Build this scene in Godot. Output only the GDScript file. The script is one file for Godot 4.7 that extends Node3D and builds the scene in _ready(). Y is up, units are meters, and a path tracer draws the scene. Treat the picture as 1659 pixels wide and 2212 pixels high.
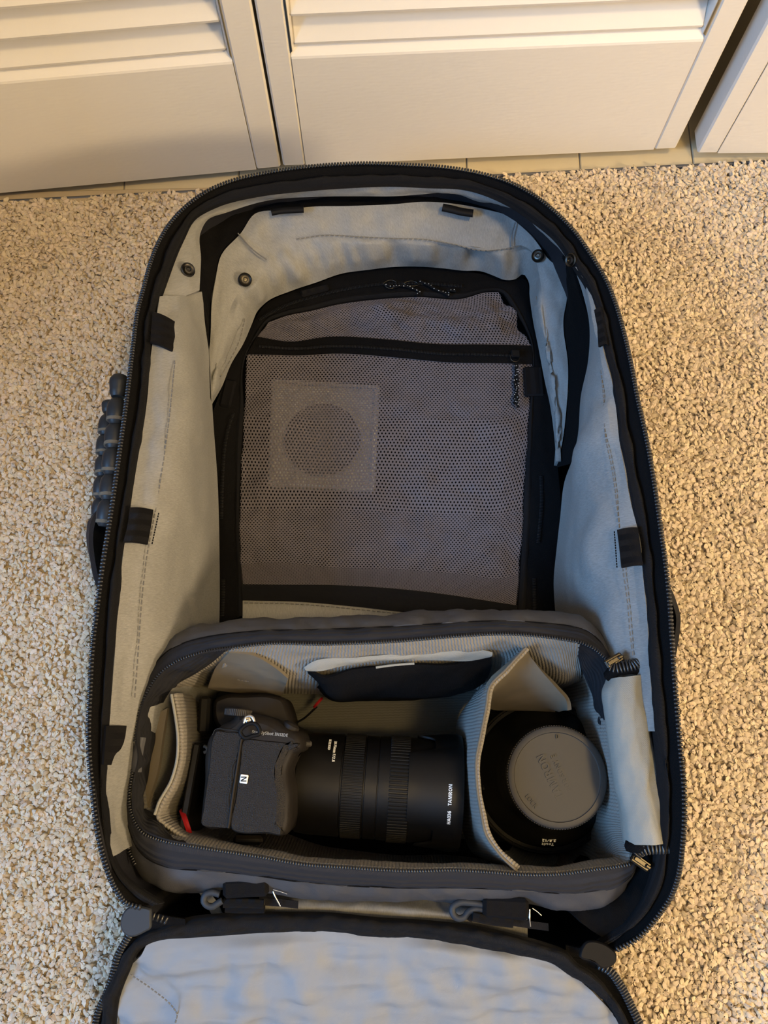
extends Node3D
# An open camera backpack lying on a beige carpet in front of louvred closet doors. Units: metres, y up.

var M := {}
var rng := RandomNumberGenerator.new()
var fold := FastNoiseLite.new()


func V(x: float, y: float, z: float) -> Vector3:   # millimetres
	return Vector3(x, y, z) * 0.001


# ---------- nodes ----------
func put(node: Node, called: String, parent: Node = self) -> Node:
	var want := called
	var n := 0
	while parent.has_node(NodePath(want)):
		n += 1
		want = "%s_%03d" % [called, n]
	node.name = want
	parent.add_child(node, true)
	return node


func obj(called: String, m: Mesh, material: Material, parent: Node = self) -> MeshInstance3D:
	var o := MeshInstance3D.new()
	o.mesh = m
	o.material_override = material
	put(o, called, parent)
	return o


func thing(called: String, label: String, category: String, at := Vector3.ZERO, group := "") -> Node3D:
	var o := Node3D.new()
	put(o, called)
	o.position = at
	tag(o, label, category, group)
	return o


func tag(o: Node, label: String, category: String, group := "", kind := "") -> void:
	o.set_meta("label", label)
	if category:
		o.set_meta("category", category)
	if group:
		o.set_meta("group", group)
	if kind:
		o.set_meta("kind", kind)


func note(o: Node, label: String) -> Node:      # a part that looks different from the rest of its thing
	o.set_meta("label", label)
	return o


func stuff(o: Node) -> Node:
	o.set_meta("kind", "stuff")
	return o


# ---------- mesh builder ----------
class Shape:
	var v := PackedVector3Array()
	var t := PackedVector2Array()
	var i := PackedInt32Array()

	func tri(a: int, b: int, c: int) -> void:
		i.append(a)
		i.append(b)
		i.append(c)

	func add(p: Vector3, uv := Vector2.ZERO) -> int:
		v.append(p)
		t.append(uv)
		return v.size() - 1

	func face(pts: Array, inside: Vector3) -> void:      # a flat convex face turned away from a point inside
		var a: Vector3 = pts[0]
		var mid := Vector3.ZERO
		for p in pts:
			mid += p
		mid /= pts.size()
		var n := Vector3.ZERO
		for k in range(1, pts.size() - 1):
			n += (pts[k + 1] - a).cross(pts[k] - a)
		var away := n.dot(mid - inside) >= 0.0
		var nn := n.normalized()
		var ex := (pts[1] as Vector3 - a).normalized()
		var ey := nn.cross(ex)
		var first := v.size()
		for p in pts:
			add(p, Vector2((p - a).dot(ex), (p - a).dot(ey)))
		for k in range(1, pts.size() - 1):
			if away:
				tri(first, first + k, first + k + 1)
			else:
				tri(first, first + k + 1, first + k)

	func grid(rows: Array, wrap := false, flip := false) -> void:   # rows of equally many points
		var first := v.size()
		var nc: int = rows[0].size()
		var nr := rows.size()
		var lv := 0.0
		for r in nr:
			if r > 0:
				lv += (rows[r][nc / 2] as Vector3).distance_to(rows[r - 1][nc / 2])
			var lu := 0.0
			for c in nc:
				if c > 0:
					lu += (rows[nr / 2][c] as Vector3).distance_to(rows[nr / 2][c - 1])
				add(rows[r][c], Vector2(lu, lv))
		for r in nr - 1:
			for c in (nc if wrap else nc - 1):
				var a := first + r * nc + c
				var b := first + r * nc + (c + 1) % nc
				var d := a + nc
				var e := b + nc
				if flip:
					tri(a, d, b)
					tri(b, d, e)
				else:
					tri(a, b, d)
					tri(b, e, d)

	func box(at: Vector3, size: Vector3, bev := 0.001, basis := Basis()) -> void:
		var h := size / 2.0
		var b := minf(bev, minf(h.x, minf(h.y, h.z)) * 0.9)
		var P := func(axis: int, s: Vector3) -> Vector3:
			var q := Vector3(h.x - b, h.y - b, h.z - b)
			q[axis] = h[axis]
			return at + basis * (q * s)
		for axis in 3:
			var o := (axis + 1) % 3
			var w := (axis + 2) % 3
			for s in [-1.0, 1.0]:
				var q := []
				for k in [[-1.0, -1.0], [1.0, -1.0], [1.0, 1.0], [-1.0, 1.0]]:
					var sg := Vector3.ZERO
					sg[axis] = s
					sg[o] = k[0]
					sg[w] = k[1]
					q.append(P.call(axis, sg))
				face(q, at)
				for s2 in [-1.0, 1.0]:      # the edge between this face and the next axis' face
					var s3 := Vector3.ZERO
					s3[axis] = s
					s3[o] = s2
					s3[w] = -1.0
					var s4 := s3
					s4[w] = 1.0
					face([P.call(axis, s3), P.call(axis, s4), P.call(o, s4), P.call(o, s3)], at)
		for k in 8:
			var sg := Vector3(1 if k & 1 else -1, 1 if k & 2 else -1, 1 if k & 4 else -1)
			face([P.call(0, sg), P.call(1, sg), P.call(2, sg)], at)

	func tube(line: Array, r, sides := 8, squash := 1.0) -> void:     # r: one radius or one for each point
		var rows := []
		var n := line.size()
		var side := Vector3.ZERO
		for k in n:
			var d: Vector3 = (line[mini(k + 1, n - 1)] - line[maxi(k - 1, 0)]).normalized()
			if side == Vector3.ZERO:
				side = d.cross(Vector3.UP if absf(d.y) < 0.9 else Vector3.RIGHT).normalized()
			side = (side - d * side.dot(d)).normalized()
			var up := side.cross(d)
			var rad: float = r if (r is float or r is int) else r[k]
			var ring := PackedVector3Array()
			for c in sides:
				var a := TAU * c / sides
				ring.append(line[k] + (side * cos(a) + up * sin(a) * squash) * rad)
			rows.append(ring)
		grid(rows, true, false)
		for e in [0, n - 1]:
			var ring: PackedVector3Array = rows[e]
			var c0 := add(line[e])
			var f := v.size()
			for p in ring:
				add(p)
			for c in sides:
				if e == 0:
					tri(c0, f + (c + 1) % sides, f + c)
				else:
					tri(c0, f + c, f + (c + 1) % sides)

	func lathe(profile: Array, sides: int, at: Transform3D, sharp := 0.82) -> void:     # profile of Vector2(radius, along y), from bottom to top on the outside
		var run := [profile[0]]
		for k in range(1, profile.size()):
			run.append(profile[k])
			var stop := k == profile.size() - 1
			if not stop:
				var d1: Vector2 = (profile[k] - profile[k - 1]).normalized()
				var d2: Vector2 = (profile[k + 1] - profile[k]).normalized()
				stop = d1.dot(d2) < sharp
			if stop:
				var rows := []
				for p in run:
					var ring := PackedVector3Array()
					for c in sides:
						var a := TAU * c / sides
						ring.append(at * Vector3(cos(a) * p.x, p.y, sin(a) * p.x))
					rows.append(ring)
				grid(rows, true, false)
				run = [profile[k]]

	func prism(outline: Array, steps: Array, up: Vector3, bent := Vector3.ZERO) -> void:
		# outline: points of a loop; steps: Vector2(inset, along up) from the bottom up; the last step is closed with a flat face
		var n := outline.size()
		var e1: Vector3 = (outline[1] - outline[0]).normalized()
		e1 = (e1 - up * e1.dot(up)).normalized()
		var e2 := up.cross(e1)
		var flat := PackedVector2Array()
		for p in outline:
			flat.append(Vector2(p.dot(e1), p.dot(e2)))
		var area := 0.0
		for k in n:
			area += flat[k].cross(flat[(k + 1) % n])
		var turn := 1.0 if area > 0.0 else -1.0
		var inward := []
		for k in n:
			var d := (flat[(k + 1) % n] - flat[(k + n - 1) % n]).normalized()
			inward.append((e2 * d.x - e1 * d.y) * turn)
		var rows := []
		for s in steps:
			var ring := PackedVector3Array()
			for k in n:
				var wide: float = s.x
				if bent != Vector3.ZERO:      # a broad rounding on the side that looks along bent, a tight one elsewhere
					wide *= 0.15 + 0.85 * smoothstep(0.25, 0.85, -(inward[k] as Vector3).dot(bent))
				ring.append(outline[k] + inward[k] * wide + up * s.y)
			rows.append(ring)
		grid(rows, true, turn > 0.0)
		for cap in [0, rows.size() - 1]:
			var fl := PackedVector2Array()
			for p in rows[cap]:
				fl.append(Vector2(p.dot(e1), p.dot(e2)))
			var tr := Geometry2D.triangulate_polygon(fl)
			var f := v.size()
			for k in n:
				add(rows[cap][k], fl[k])
			for k in range(0, tr.size(), 3):
				var a := rows[cap][tr[k]] as Vector3
				var b := rows[cap][tr[k + 1]] as Vector3
				var c := rows[cap][tr[k + 2]] as Vector3
				var facing := (c - a).cross(b - a).dot(up) > 0.0
				if facing == (cap != 0):
					tri(f + tr[k], f + tr[k + 1], f + tr[k + 2])
				else:
					tri(f + tr[k], f + tr[k + 2], f + tr[k + 1])

	func mesh() -> ArrayMesh:
		var n := PackedVector3Array()
		n.resize(v.size())
		for k in range(0, i.size(), 3):
			var a := v[i[k]]
			var nn := (v[i[k + 2]] - a).cross(v[i[k + 1]] - a)
			n[i[k]] += nn
			n[i[k + 1]] += nn
			n[i[k + 2]] += nn
		for k in n.size():
			n[k] = n[k].normalized()
		var arrays := []
		arrays.resize(Mesh.ARRAY_MAX)
		arrays[Mesh.ARRAY_VERTEX] = v
		arrays[Mesh.ARRAY_NORMAL] = n
		arrays[Mesh.ARRAY_TEX_UV] = t
		arrays[Mesh.ARRAY_INDEX] = i
		var m := ArrayMesh.new()
		m.add_surface_from_arrays(Mesh.PRIMITIVE_TRIANGLES, arrays)
		return m


# ---------- curves and cloth ----------
func even(dense: Array, n: int) -> PackedVector3Array:      # n + 1 points at equal steps along a polyline
	var at := [0.0]
	for k in range(1, dense.size()):
		at.append(at[-1] + (dense[k] as Vector3).distance_to(dense[k - 1]))
	var out := PackedVector3Array()
	var j := 0
	for k in n + 1:
		var s: float = at[-1] * k / n
		while j < dense.size() - 2 and at[j + 1] < s:
			j += 1
		var gap: float = maxf(at[j + 1] - at[j], 1e-9)
		out.append((dense[j] as Vector3).lerp(dense[j + 1], clampf((s - at[j]) / gap, 0.0, 1.0)))
	return out


func dense_curve(pts: Array, closed := false) -> Array:
	var out := []
	var m := pts.size()
	for k in (m if closed else m - 1):
		var p1: Vector3 = pts[k]
		var p2: Vector3 = pts[(k + 1) % m]
		var p0: Vector3 = pts[(k + m - 1) % m] if closed or k > 0 else 2.0 * p1 - p2
		var p3: Vector3 = pts[(k + 2) % m] if closed or k < m - 2 else 2.0 * p2 - p1
		var d0 := maxf(p0.distance_to(p1), 1e-5)
		var d1 := maxf(p1.distance_to(p2), 1e-5)
		var d2 := maxf(p2.distance_to(p3), 1e-5)
		for q in 10:
			out.append(p1.cubic_interpolate_in_time(p2, p0, p3, q / 10.0, d1, -d0, d1 + d2))
	if not closed:
		out.append(pts[m - 1])
	return out


# a polygon with its corners rounded to a radius
func rounded(corners: Array, r: float, n := 6) -> Array:
	var out := []
	var m := corners.size()
	for k in m:
		var p: Vector3 = corners[k]
		var a: Vector3 = p + (corners[(k + m - 1) % m] - p).normalized() * r
		var b: Vector3 = p + (corners[(k + 1) % m] - p).normalized() * r
		for q in n + 1:
			var w := float(q) / n
			out.append(a.lerp(p, w).lerp(p.lerp(b, w), w))
	return out


func curve(pts: Array, n: int) -> PackedVector3Array:
	return even(dense_curve(pts), n)


func ring_curve(pts: Array, n: int) -> Array:
	var d := dense_curve(pts, true)
	d.append(d[0])
	var e := Array(even(d, n))
	e.pop_back()
	return e


func loft(lines: Array, nu: int, nv: int, soft := true) -> Array:      # rows of points; nv rows between two lines
	var c := []
	for l in lines:
		c.append(curve(l, nu) if l.size() != nu + 1 else PackedVector3Array(l))
	var rows := []
	for k in c.size() - 1:
		for q in nv:
			var w := float(q) / nv
			var row := PackedVector3Array()
			for u in nu + 1:
				var p1: Vector3 = c[k][u]
				var p2: Vector3 = c[k + 1][u]
				if soft:
					var p0: Vector3 = c[k - 1][u] if k > 0 else 2.0 * p1 - p2
					var p3: Vector3 = c[k + 2][u] if k < c.size() - 2 else 2.0 * p2 - p1
					row.append(p1.cubic_interpolate_in_time(p2, p0, p3, w, maxf(p1.distance_to(p2), 1e-5), -maxf(p0.distance_to(p1), 1e-5), p1.distance_to(p2) + maxf(p2.distance_to(p3), 1e-5)))
				else:
					row.append(p1.lerp(p2, w))
			rows.append(row)
	rows.append(c[-1])
	return rows


func grid_normals(rows: Array) -> Array:
	var out := []
	var nr := rows.size()
	var nc: int = rows[0].size()
	for r in nr:
		var line := PackedVector3Array()
		for c in nc:
			var du: Vector3 = rows[r][mini(c + 1, nc - 1)] - rows[r][maxi(c - 1, 0)]
			var dv: Vector3 = rows[mini(r + 1, nr - 1)][c] - rows[maxi(r - 1, 0)][c]
			line.append(dv.cross(du).normalized())
		out.append(line)
	return out


# creases a cloth: amp in metres, size of the folds along world axes; edges stay where they are when pinned
func crease(rows: Array, amp: float, size: Vector3, pin := true, shift := 0.0, skew := 0.0) -> Array:
	var nrm := grid_normals(rows)
	var out := []
	var nr := rows.size()
	for r in nr:
		var line := PackedVector3Array()
		var k := 1.0
		if pin:
			k = clampf(minf(r, nr - 1 - r) / (0.25 * nr), 0.0, 1.0)
		for c in (rows[0] as PackedVector3Array).size():
			var p: Vector3 = rows[r][c]
			var room := clampf((rows[0][c] as Vector3).distance_to(rows[nr - 1][c]) / (4.0 * amp), 0.0, 1.0)      # narrow cloth folds less
			var q := Vector3((p.x + p.z * skew) / size.x, p.y / size.y, p.z / size.z)
			line.append(p + nrm[r][c] * fold.get_noise_3d(q.x + shift, q.y, q.z) * amp * k * room)
		out.append(line)
	return out


# a cloth with thickness: the given face, a back face and the hems; up tells which way the face looks
func sheet(rows: Array, thick: float, up: Vector3) -> ArrayMesh:
	var s := Shape.new()
	add_sheet(s, rows, thick, up)
	return s.mesh()


func add_sheet(s: Shape, rows: Array, thick: float, up: Vector3) -> void:
	var nrm := grid_normals(rows)
	var nr := rows.size()
	var nc: int = rows[0].size()
	var sum := Vector3.ZERO
	for r in nr:
		for c in nc:
			sum += nrm[r][c]
	var sgn := 1.0 if sum.dot(up) >= 0.0 else -1.0
	s.grid(rows, false, sgn < 0.0)
	if thick <= 0.0:
		return
	var back := []
	for r in nr:
		var line := PackedVector3Array()
		for c in nc:
			line.append(rows[r][c] - nrm[r][c] * sgn * thick)
		back.append(line)
	s.grid(back, false, sgn > 0.0)
	var left := []
	var right := []
	var left2 := []
	var right2 := []
	for r in nr:
		left.append(rows[r][0])
		left2.append(back[r][0])
		right.append(rows[r][nc - 1])
		right2.append(back[r][nc - 1])
	s.grid([rows[0], back[0]], false, sgn > 0.0)
	s.grid([rows[nr - 1], back[nr - 1]], false, sgn < 0.0)
	s.grid([left, left2], false, sgn < 0.0)
	s.grid([right, right2], false, sgn > 0.0)


func tube(pts: Array, r, sides := 8, n := 0, squash := 1.0) -> ArrayMesh:
	var s := Shape.new()
	s.tube(Array(curve(pts, n)) if n else pts, r, sides, squash)
	return s.mesh()


func box(at: Vector3, size: Vector3, bev := 0.001, basis := Basis()) -> ArrayMesh:
	var s := Shape.new()
	s.box(at, size, bev, basis)
	return s.mesh()


func along(d: Vector3, side := Vector3.UP) -> Basis:      # y along d
	var y := d.normalized()
	var x := y.cross(side).normalized() if absf(y.dot(side)) < 0.98 else y.cross(Vector3.RIGHT).normalized()
	return Basis(x, y, x.cross(y))


# zipper elements laid along a line: one small rounded block for each tooth
func teeth(called: String, pts: Array, pitch: float, size: Vector3, material: Material, parent: Node, up := Vector3.UP) -> Node3D:
	var d := dense_curve(pts)
	var long := 0.0
	for k in range(1, d.size()):
		long += (d[k] as Vector3).distance_to(d[k - 1])
	var n := int(long / pitch)
	var e := even(d, n)
	var s := Shape.new()
	for k in n:
		var t := (e[k + 1] - e[k]).normalized()
		var x := t.cross(up).normalized()
		var b := Basis(x, x.cross(t), -t)
		var c := e[k]
		var ring := []
		for w in [[-0.5, 0.62, 0.0], [-0.4, 0.9, 0.55], [0.1, 1.0, 0.8], [0.42, 0.8, 0.5], [0.5, 0.5, 0.0]]:      # a hump-backed block
			var row := PackedVector3Array()
			for q in [[-1.0, -0.4], [-0.8, 0.75], [0.0, 1.0], [0.8, 0.75], [1.0, -0.4]]:
				row.append(c + b * Vector3(w[0] * size.x, q[1] * size.y * maxf(w[2], 0.05), q[0] * w[1] * size.z * 0.5))
			ring.append(row)
		s.grid(ring, false, true)
	var o := obj(called, s.mesh(), material, parent)
	stuff(o)
	return o


# ---------- materials ----------
func lin(r: float, g: float, b: float) -> Color:
	return Color(r, g, b).linear_to_srgb()


func mat(called: String, c: Color, rough := 0.8, metal := 0.0, spec := 0.5) -> StandardMaterial3D:
	var m := StandardMaterial3D.new()
	m.resource_name = called
	m.albedo_color = c
	m.roughness = rough
	m.metallic = metal
	m.metallic_specular = spec
	M[called] = m
	return m


func relief(m: StandardMaterial3D, tex: Texture2D, tile: Vector2, depth_cm: float) -> void:
	m.heightmap_enabled = true
	m.heightmap_texture = tex
	m.heightmap_scale = depth_cm
	m.uv1_scale = Vector3(1.0 / tile.x, 1.0 / tile.y, 1.0)


func solid_relief(m: StandardMaterial3D, tex: Texture2D, tile: float, depth_cm: float) -> void:
	m.heightmap_enabled = true
	m.heightmap_texture = tex
	m.heightmap_scale = depth_cm
	m.uv1_triplanar = true
	m.uv1_scale = Vector3.ONE / tile


func picture(w: int, h: int, f: Callable) -> ImageTexture:
	var im := Image.create(w, h, false, Image.FORMAT_RGB8)
	for y in h:
		for x in w:
			var g = f.call(x, y)
			im.set_pixel(x, y, g if g is Color else Color(g, g, g))
	return ImageTexture.create_from_image(im)


func _ready() -> void:
	var cam := Camera3D.new()
	cam.position = Vector3(0, 0.72, 0)
	cam.rotation_degrees.x = -74.45
	cam.fov = 63.86
	cam.near = 0.02
	put(cam, "camera_view")
	cam.current = true
	var env := Environment.new()
	var sky := Sky.new()
	var day := ProceduralSkyMaterial.new()
	day.sky_top_color = Color(0.36, 0.55, 0.85)
	day.sky_horizon_color = Color(0.70, 0.80, 0.92)
	day.ground_bottom_color = Color(0.25, 0.25, 0.22)
	day.ground_horizon_color = Color(0.5, 0.52, 0.5)
	sky.sky_material = day
	env.background_mode = Environment.BG_SKY
	env.sky = sky
	env.background_energy_multiplier = 1.0
	env.tonemap_mode = Environment.TONE_MAPPER_LINEAR
	env.tonemap_exposure = 0.90
	env.sdfgi_enabled = true
	env.ssao_enabled = true
	env.ssil_enabled = true
	var we := WorldEnvironment.new()
	we.environment = env
	put(we, "surroundings")
	# daylight that comes in through the window in the left wall
	var win := AreaLight3D.new()
	win.area_size = Vector2(1.0, 0.9)
	win.light_color = Color(0.52, 0.75, 1.0)
	win.light_energy = 14.0
	win.shadow_enabled = true
	win.area_range = 8.0
	win.area_attenuation = 2.0
	win.position = Vector3(-1.82, 1.80, 0.75)
	win.rotation_degrees = Vector3(0, -90, 0)
	put(win, "window_daylight")
	rng.seed = 7
	fold.seed = 3
	fold.noise_type = FastNoiseLite.TYPE_SIMPLEX_SMOOTH
	fold.frequency = 1.0
	fold.fractal_octaves = 3
	make_materials()
	make_room()
	make_doors()
	make_carpet()
	make_backpack()
	make_cube()
	make_dividers()
	make_camera()
	make_wide_lens()
	make_filter_case()
	make_tripod()


func make_materials() -> void:
	var grain := FastNoiseLite.new()
	grain.seed = 11
	grain.frequency = 0.09
	grain.fractal_octaves = 4
	var weave := picture(64, 64, func(x, y):
		var a := 0.5 + 0.5 * sin(x * TAU / 8.0)
		var b := 0.5 + 0.5 * sin(y * TAU / 8.0)
		return 0.2 + 0.6 * (a if (x / 8 + y / 8) % 2 == 0 else b) + 0.15 * grain.get_noise_2d(x * 3.0, y * 3.0))
	var twill := picture(64, 64, func(x, y): return 0.5 + 0.4 * sin((x + (y if (y / 32) % 2 == 0 else -y)) * TAU / 8.0))
	var rib := picture(64, 128, func(x, y):
		return clampf(0.15 + 0.75 * absf(sin(x * PI / 16.0 + 0.25 * sin(y * TAU / 32.0))) + 0.22 * grain.get_noise_2d(x * 5.0, y * 3.0), 0.0, 1.0))
	var heather := picture(256, 256, func(x, y):
		var g := 0.88 + 0.13 * grain.get_noise_2d(x * 9.0, y * 0.5) + 0.06 * grain.get_noise_2d(x * 7.0, y * 7.0)
		return Color(g, g, g))
	var fine := picture(320, 320, func(x, y): return 0.5 + 0.3 * sin((x + y) * TAU / 4.0) + 0.2 * grain.get_noise_2d(x * 6.0, y * 1.5))
	var pebble := FastNoiseLite.new()
	pebble.noise_type = FastNoiseLite.TYPE_CELLULAR
	pebble.cellular_return_type = FastNoiseLite.RETURN_DISTANCE2_SUB
	pebble.frequency = 0.06
	var leather := NoiseTexture2D.new()
	leather.noise = pebble
	leather.seamless = true
	leather.width = 256
	leather.height = 256
	var brush := picture(256, 256, func(x, y): return 0.5 + 0.35 * grain.get_noise_2d(x * 0.8, y * 7.0) + 0.25 * grain.get_noise_2d(x * 0.6 + 300.0, y * 0.6))
	var felt := picture(128, 128, func(x, y): return 0.5 + 0.5 * grain.get_noise_2d(x * 8.0, y * 8.0))

	# room
	relief(mat("door_paint", lin(0.66, 0.62, 0.55), 0.45), brush, Vector2(0.25, 0.25), 0.02)
	M.door_paint.uv1_triplanar = true
	M.door_paint.uv1_scale = Vector3(3, 3, 3)
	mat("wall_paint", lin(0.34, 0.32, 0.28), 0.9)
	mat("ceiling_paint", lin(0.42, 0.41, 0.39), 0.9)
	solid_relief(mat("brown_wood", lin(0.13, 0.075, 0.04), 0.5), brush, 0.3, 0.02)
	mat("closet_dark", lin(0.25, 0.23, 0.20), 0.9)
	solid_relief(mat("vinyl", lin(0.50, 0.42, 0.27), 0.45), brush, 0.3, 0.02)
	mat("strip_metal", lin(0.10, 0.10, 0.11), 0.5, 0.3)
	mat("carpet_back", lin(0.38, 0.30, 0.19), 1.0)
	mat("yarn", Color.WHITE, 0.95, 0.0, 0.3)
	M.yarn.vertex_color_use_as_albedo = true
	solid_relief(M.yarn, felt, 0.010, 0.05)
	mat("frosted_shade", lin(0.8, 0.72, 0.6), 0.4)
	M.frosted_shade.emission_enabled = true
	M.frosted_shade.emission = Color(1.0, 0.82, 0.58)
	M.frosted_shade.emission_energy_multiplier = 2.0
	mat("brass", lin(0.45, 0.36, 0.2), 0.35, 1.0)
	var g := mat("window_glass", Color(0.9, 0.95, 1.0, 0.06), 0.02)
	g.transparency = BaseMaterial3D.TRANSPARENCY_ALPHA
	# backpack
	relief(mat("lining", lin(0.255, 0.255, 0.242), 0.6, 0.0, 0.35), weave, Vector2(0.006, 0.006), 0.015)
	M.lining.albedo_texture = heather
	relief(M.lining, fine, Vector2(0.06, 0.06), 0.012)
	relief(mat("daylit_lid_cloth", lin(0.185, 0.195, 0.206), 0.6, 0.0, 0.35), fine, Vector2(0.06, 0.06), 0.012)  # same grey cloth as the lining, with blue daylight mixed into its colour
	M.lining.rim_enabled = true
	M.lining.rim = 0.12
	relief(mat("pale_cloth", lin(0.235, 0.23, 0.20), 0.85, 0.0, 0.2), weave, Vector2(0.0055, 0.0055), 0.02)
	relief(mat("black_nylon", lin(0.0045, 0.0043, 0.0045), 0.8, 0.0, 0.16), weave, Vector2(0.006, 0.006), 0.03)
	relief(mat("black_twill", lin(0.009, 0.009, 0.010), 0.7, 0.0, 0.22), twill, Vector2(0.006, 0.006), 0.04)
	relief(mat("outer_nylon", lin(0.012, 0.012, 0.015), 0.6, 0.0, 0.3), weave, Vector2(0.004, 0.004), 0.02)
	relief(mat("webbing", lin(0.007, 0.0065, 0.007), 0.6, 0.0, 0.25), twill, Vector2(0.004, 0.008), 0.05)
	relief(mat("zip_tape", lin(0.026, 0.026, 0.030), 0.65, 0.0, 0.3), twill, Vector2(0.003, 0.003), 0.05)
	mat("tooth", lin(0.010, 0.010, 0.011), 0.3, 0.0, 0.5)
	mat("coil", lin(0.008, 0.008, 0.009), 0.4, 0.0, 0.35)
	mat("seam_thread", lin(0.12, 0.115, 0.105), 0.9)
	mat("net", lin(0.112, 0.102, 0.112), 0.9, 0.0, 0.15)
	mat("gunmetal", lin(0.055, 0.05, 0.043), 0.35, 1.0)
	mat("steel", lin(0.55, 0.52, 0.48), 0.25, 1.0)
	mat("black_plastic", lin(0.005, 0.005, 0.0055), 0.5, 0.0, 0.22)
	mat("tab_rubber", lin(0.022, 0.025, 0.030), 0.55, 0.0, 0.35)
	mat("cord", lin(0.006, 0.006, 0.0065), 0.8, 0.0, 0.15)
	mat("fleck", lin(0.7, 0.7, 0.68), 0.6)
	# cube
	relief(mat("cube_nylon", lin(0.044, 0.044, 0.048), 0.48, 0.0, 0.5), weave, Vector2(0.003, 0.003), 0.012)
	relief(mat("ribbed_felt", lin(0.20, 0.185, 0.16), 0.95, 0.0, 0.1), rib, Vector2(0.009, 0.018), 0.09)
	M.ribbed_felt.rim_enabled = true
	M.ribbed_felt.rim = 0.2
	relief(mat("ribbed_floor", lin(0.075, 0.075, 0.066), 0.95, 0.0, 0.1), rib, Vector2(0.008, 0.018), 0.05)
	relief(mat("loop_felt", lin(0.14, 0.12, 0.09), 0.98, 0.0, 0.1), felt, Vector2(0.01, 0.01), 0.06)
	relief(mat("mesh_cloth", lin(0.022, 0.022, 0.025), 0.7, 0.0, 0.25), twill, Vector2(0.004, 0.004), 0.05)
	# camera and lenses
	mat("camera_black", lin(0.013, 0.011, 0.0095), 0.5, 0.0, 0.24)
	relief(mat("leatherette", lin(0.011, 0.0095, 0.0085), 0.42, 0.0, 0.26), leather, Vector2(0.02, 0.02), 0.03)
	mat("lens_black", lin(0.004, 0.0036, 0.0033), 0.42, 0.0, 0.35)
	mat("rubber_ring", lin(0.006, 0.0055, 0.005), 0.55, 0.0, 0.3)
	mat("cap_plastic", lin(0.026, 0.0225, 0.019), 0.48, 0.0, 0.4)
	mat("white_print", lin(0.75, 0.75, 0.72), 0.6)
	mat("grey_print", lin(0.20, 0.20, 0.19), 0.6)
	mat("red_anchor", lin(0.22, 0.006, 0.008), 0.5, 0.0, 0.3)
	mat("groove", lin(0.004, 0.004, 0.004), 0.8)
	mat("case_plastic", lin(0.78, 0.78, 0.78), 0.4)
	mat("filter_glass", lin(0.09, 0.09, 0.10), 0.08)
	mat("rubber_joint", lin(0.015, 0.017, 0.019), 0.45, 0.0, 0.35)


# ---------- the room ----------
func struct(called: String, m: Mesh, material: Material, parent: Node = self) -> MeshInstance3D:
	var o := obj(called, m, material, parent)
	if parent == self:
		o.set_meta("kind", "structure")
	return o


func slab(a: Vector3, b: Vector3) -> ArrayMesh:
	return box((a + b) / 2.0, (b - a).abs(), 0.0015)


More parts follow.
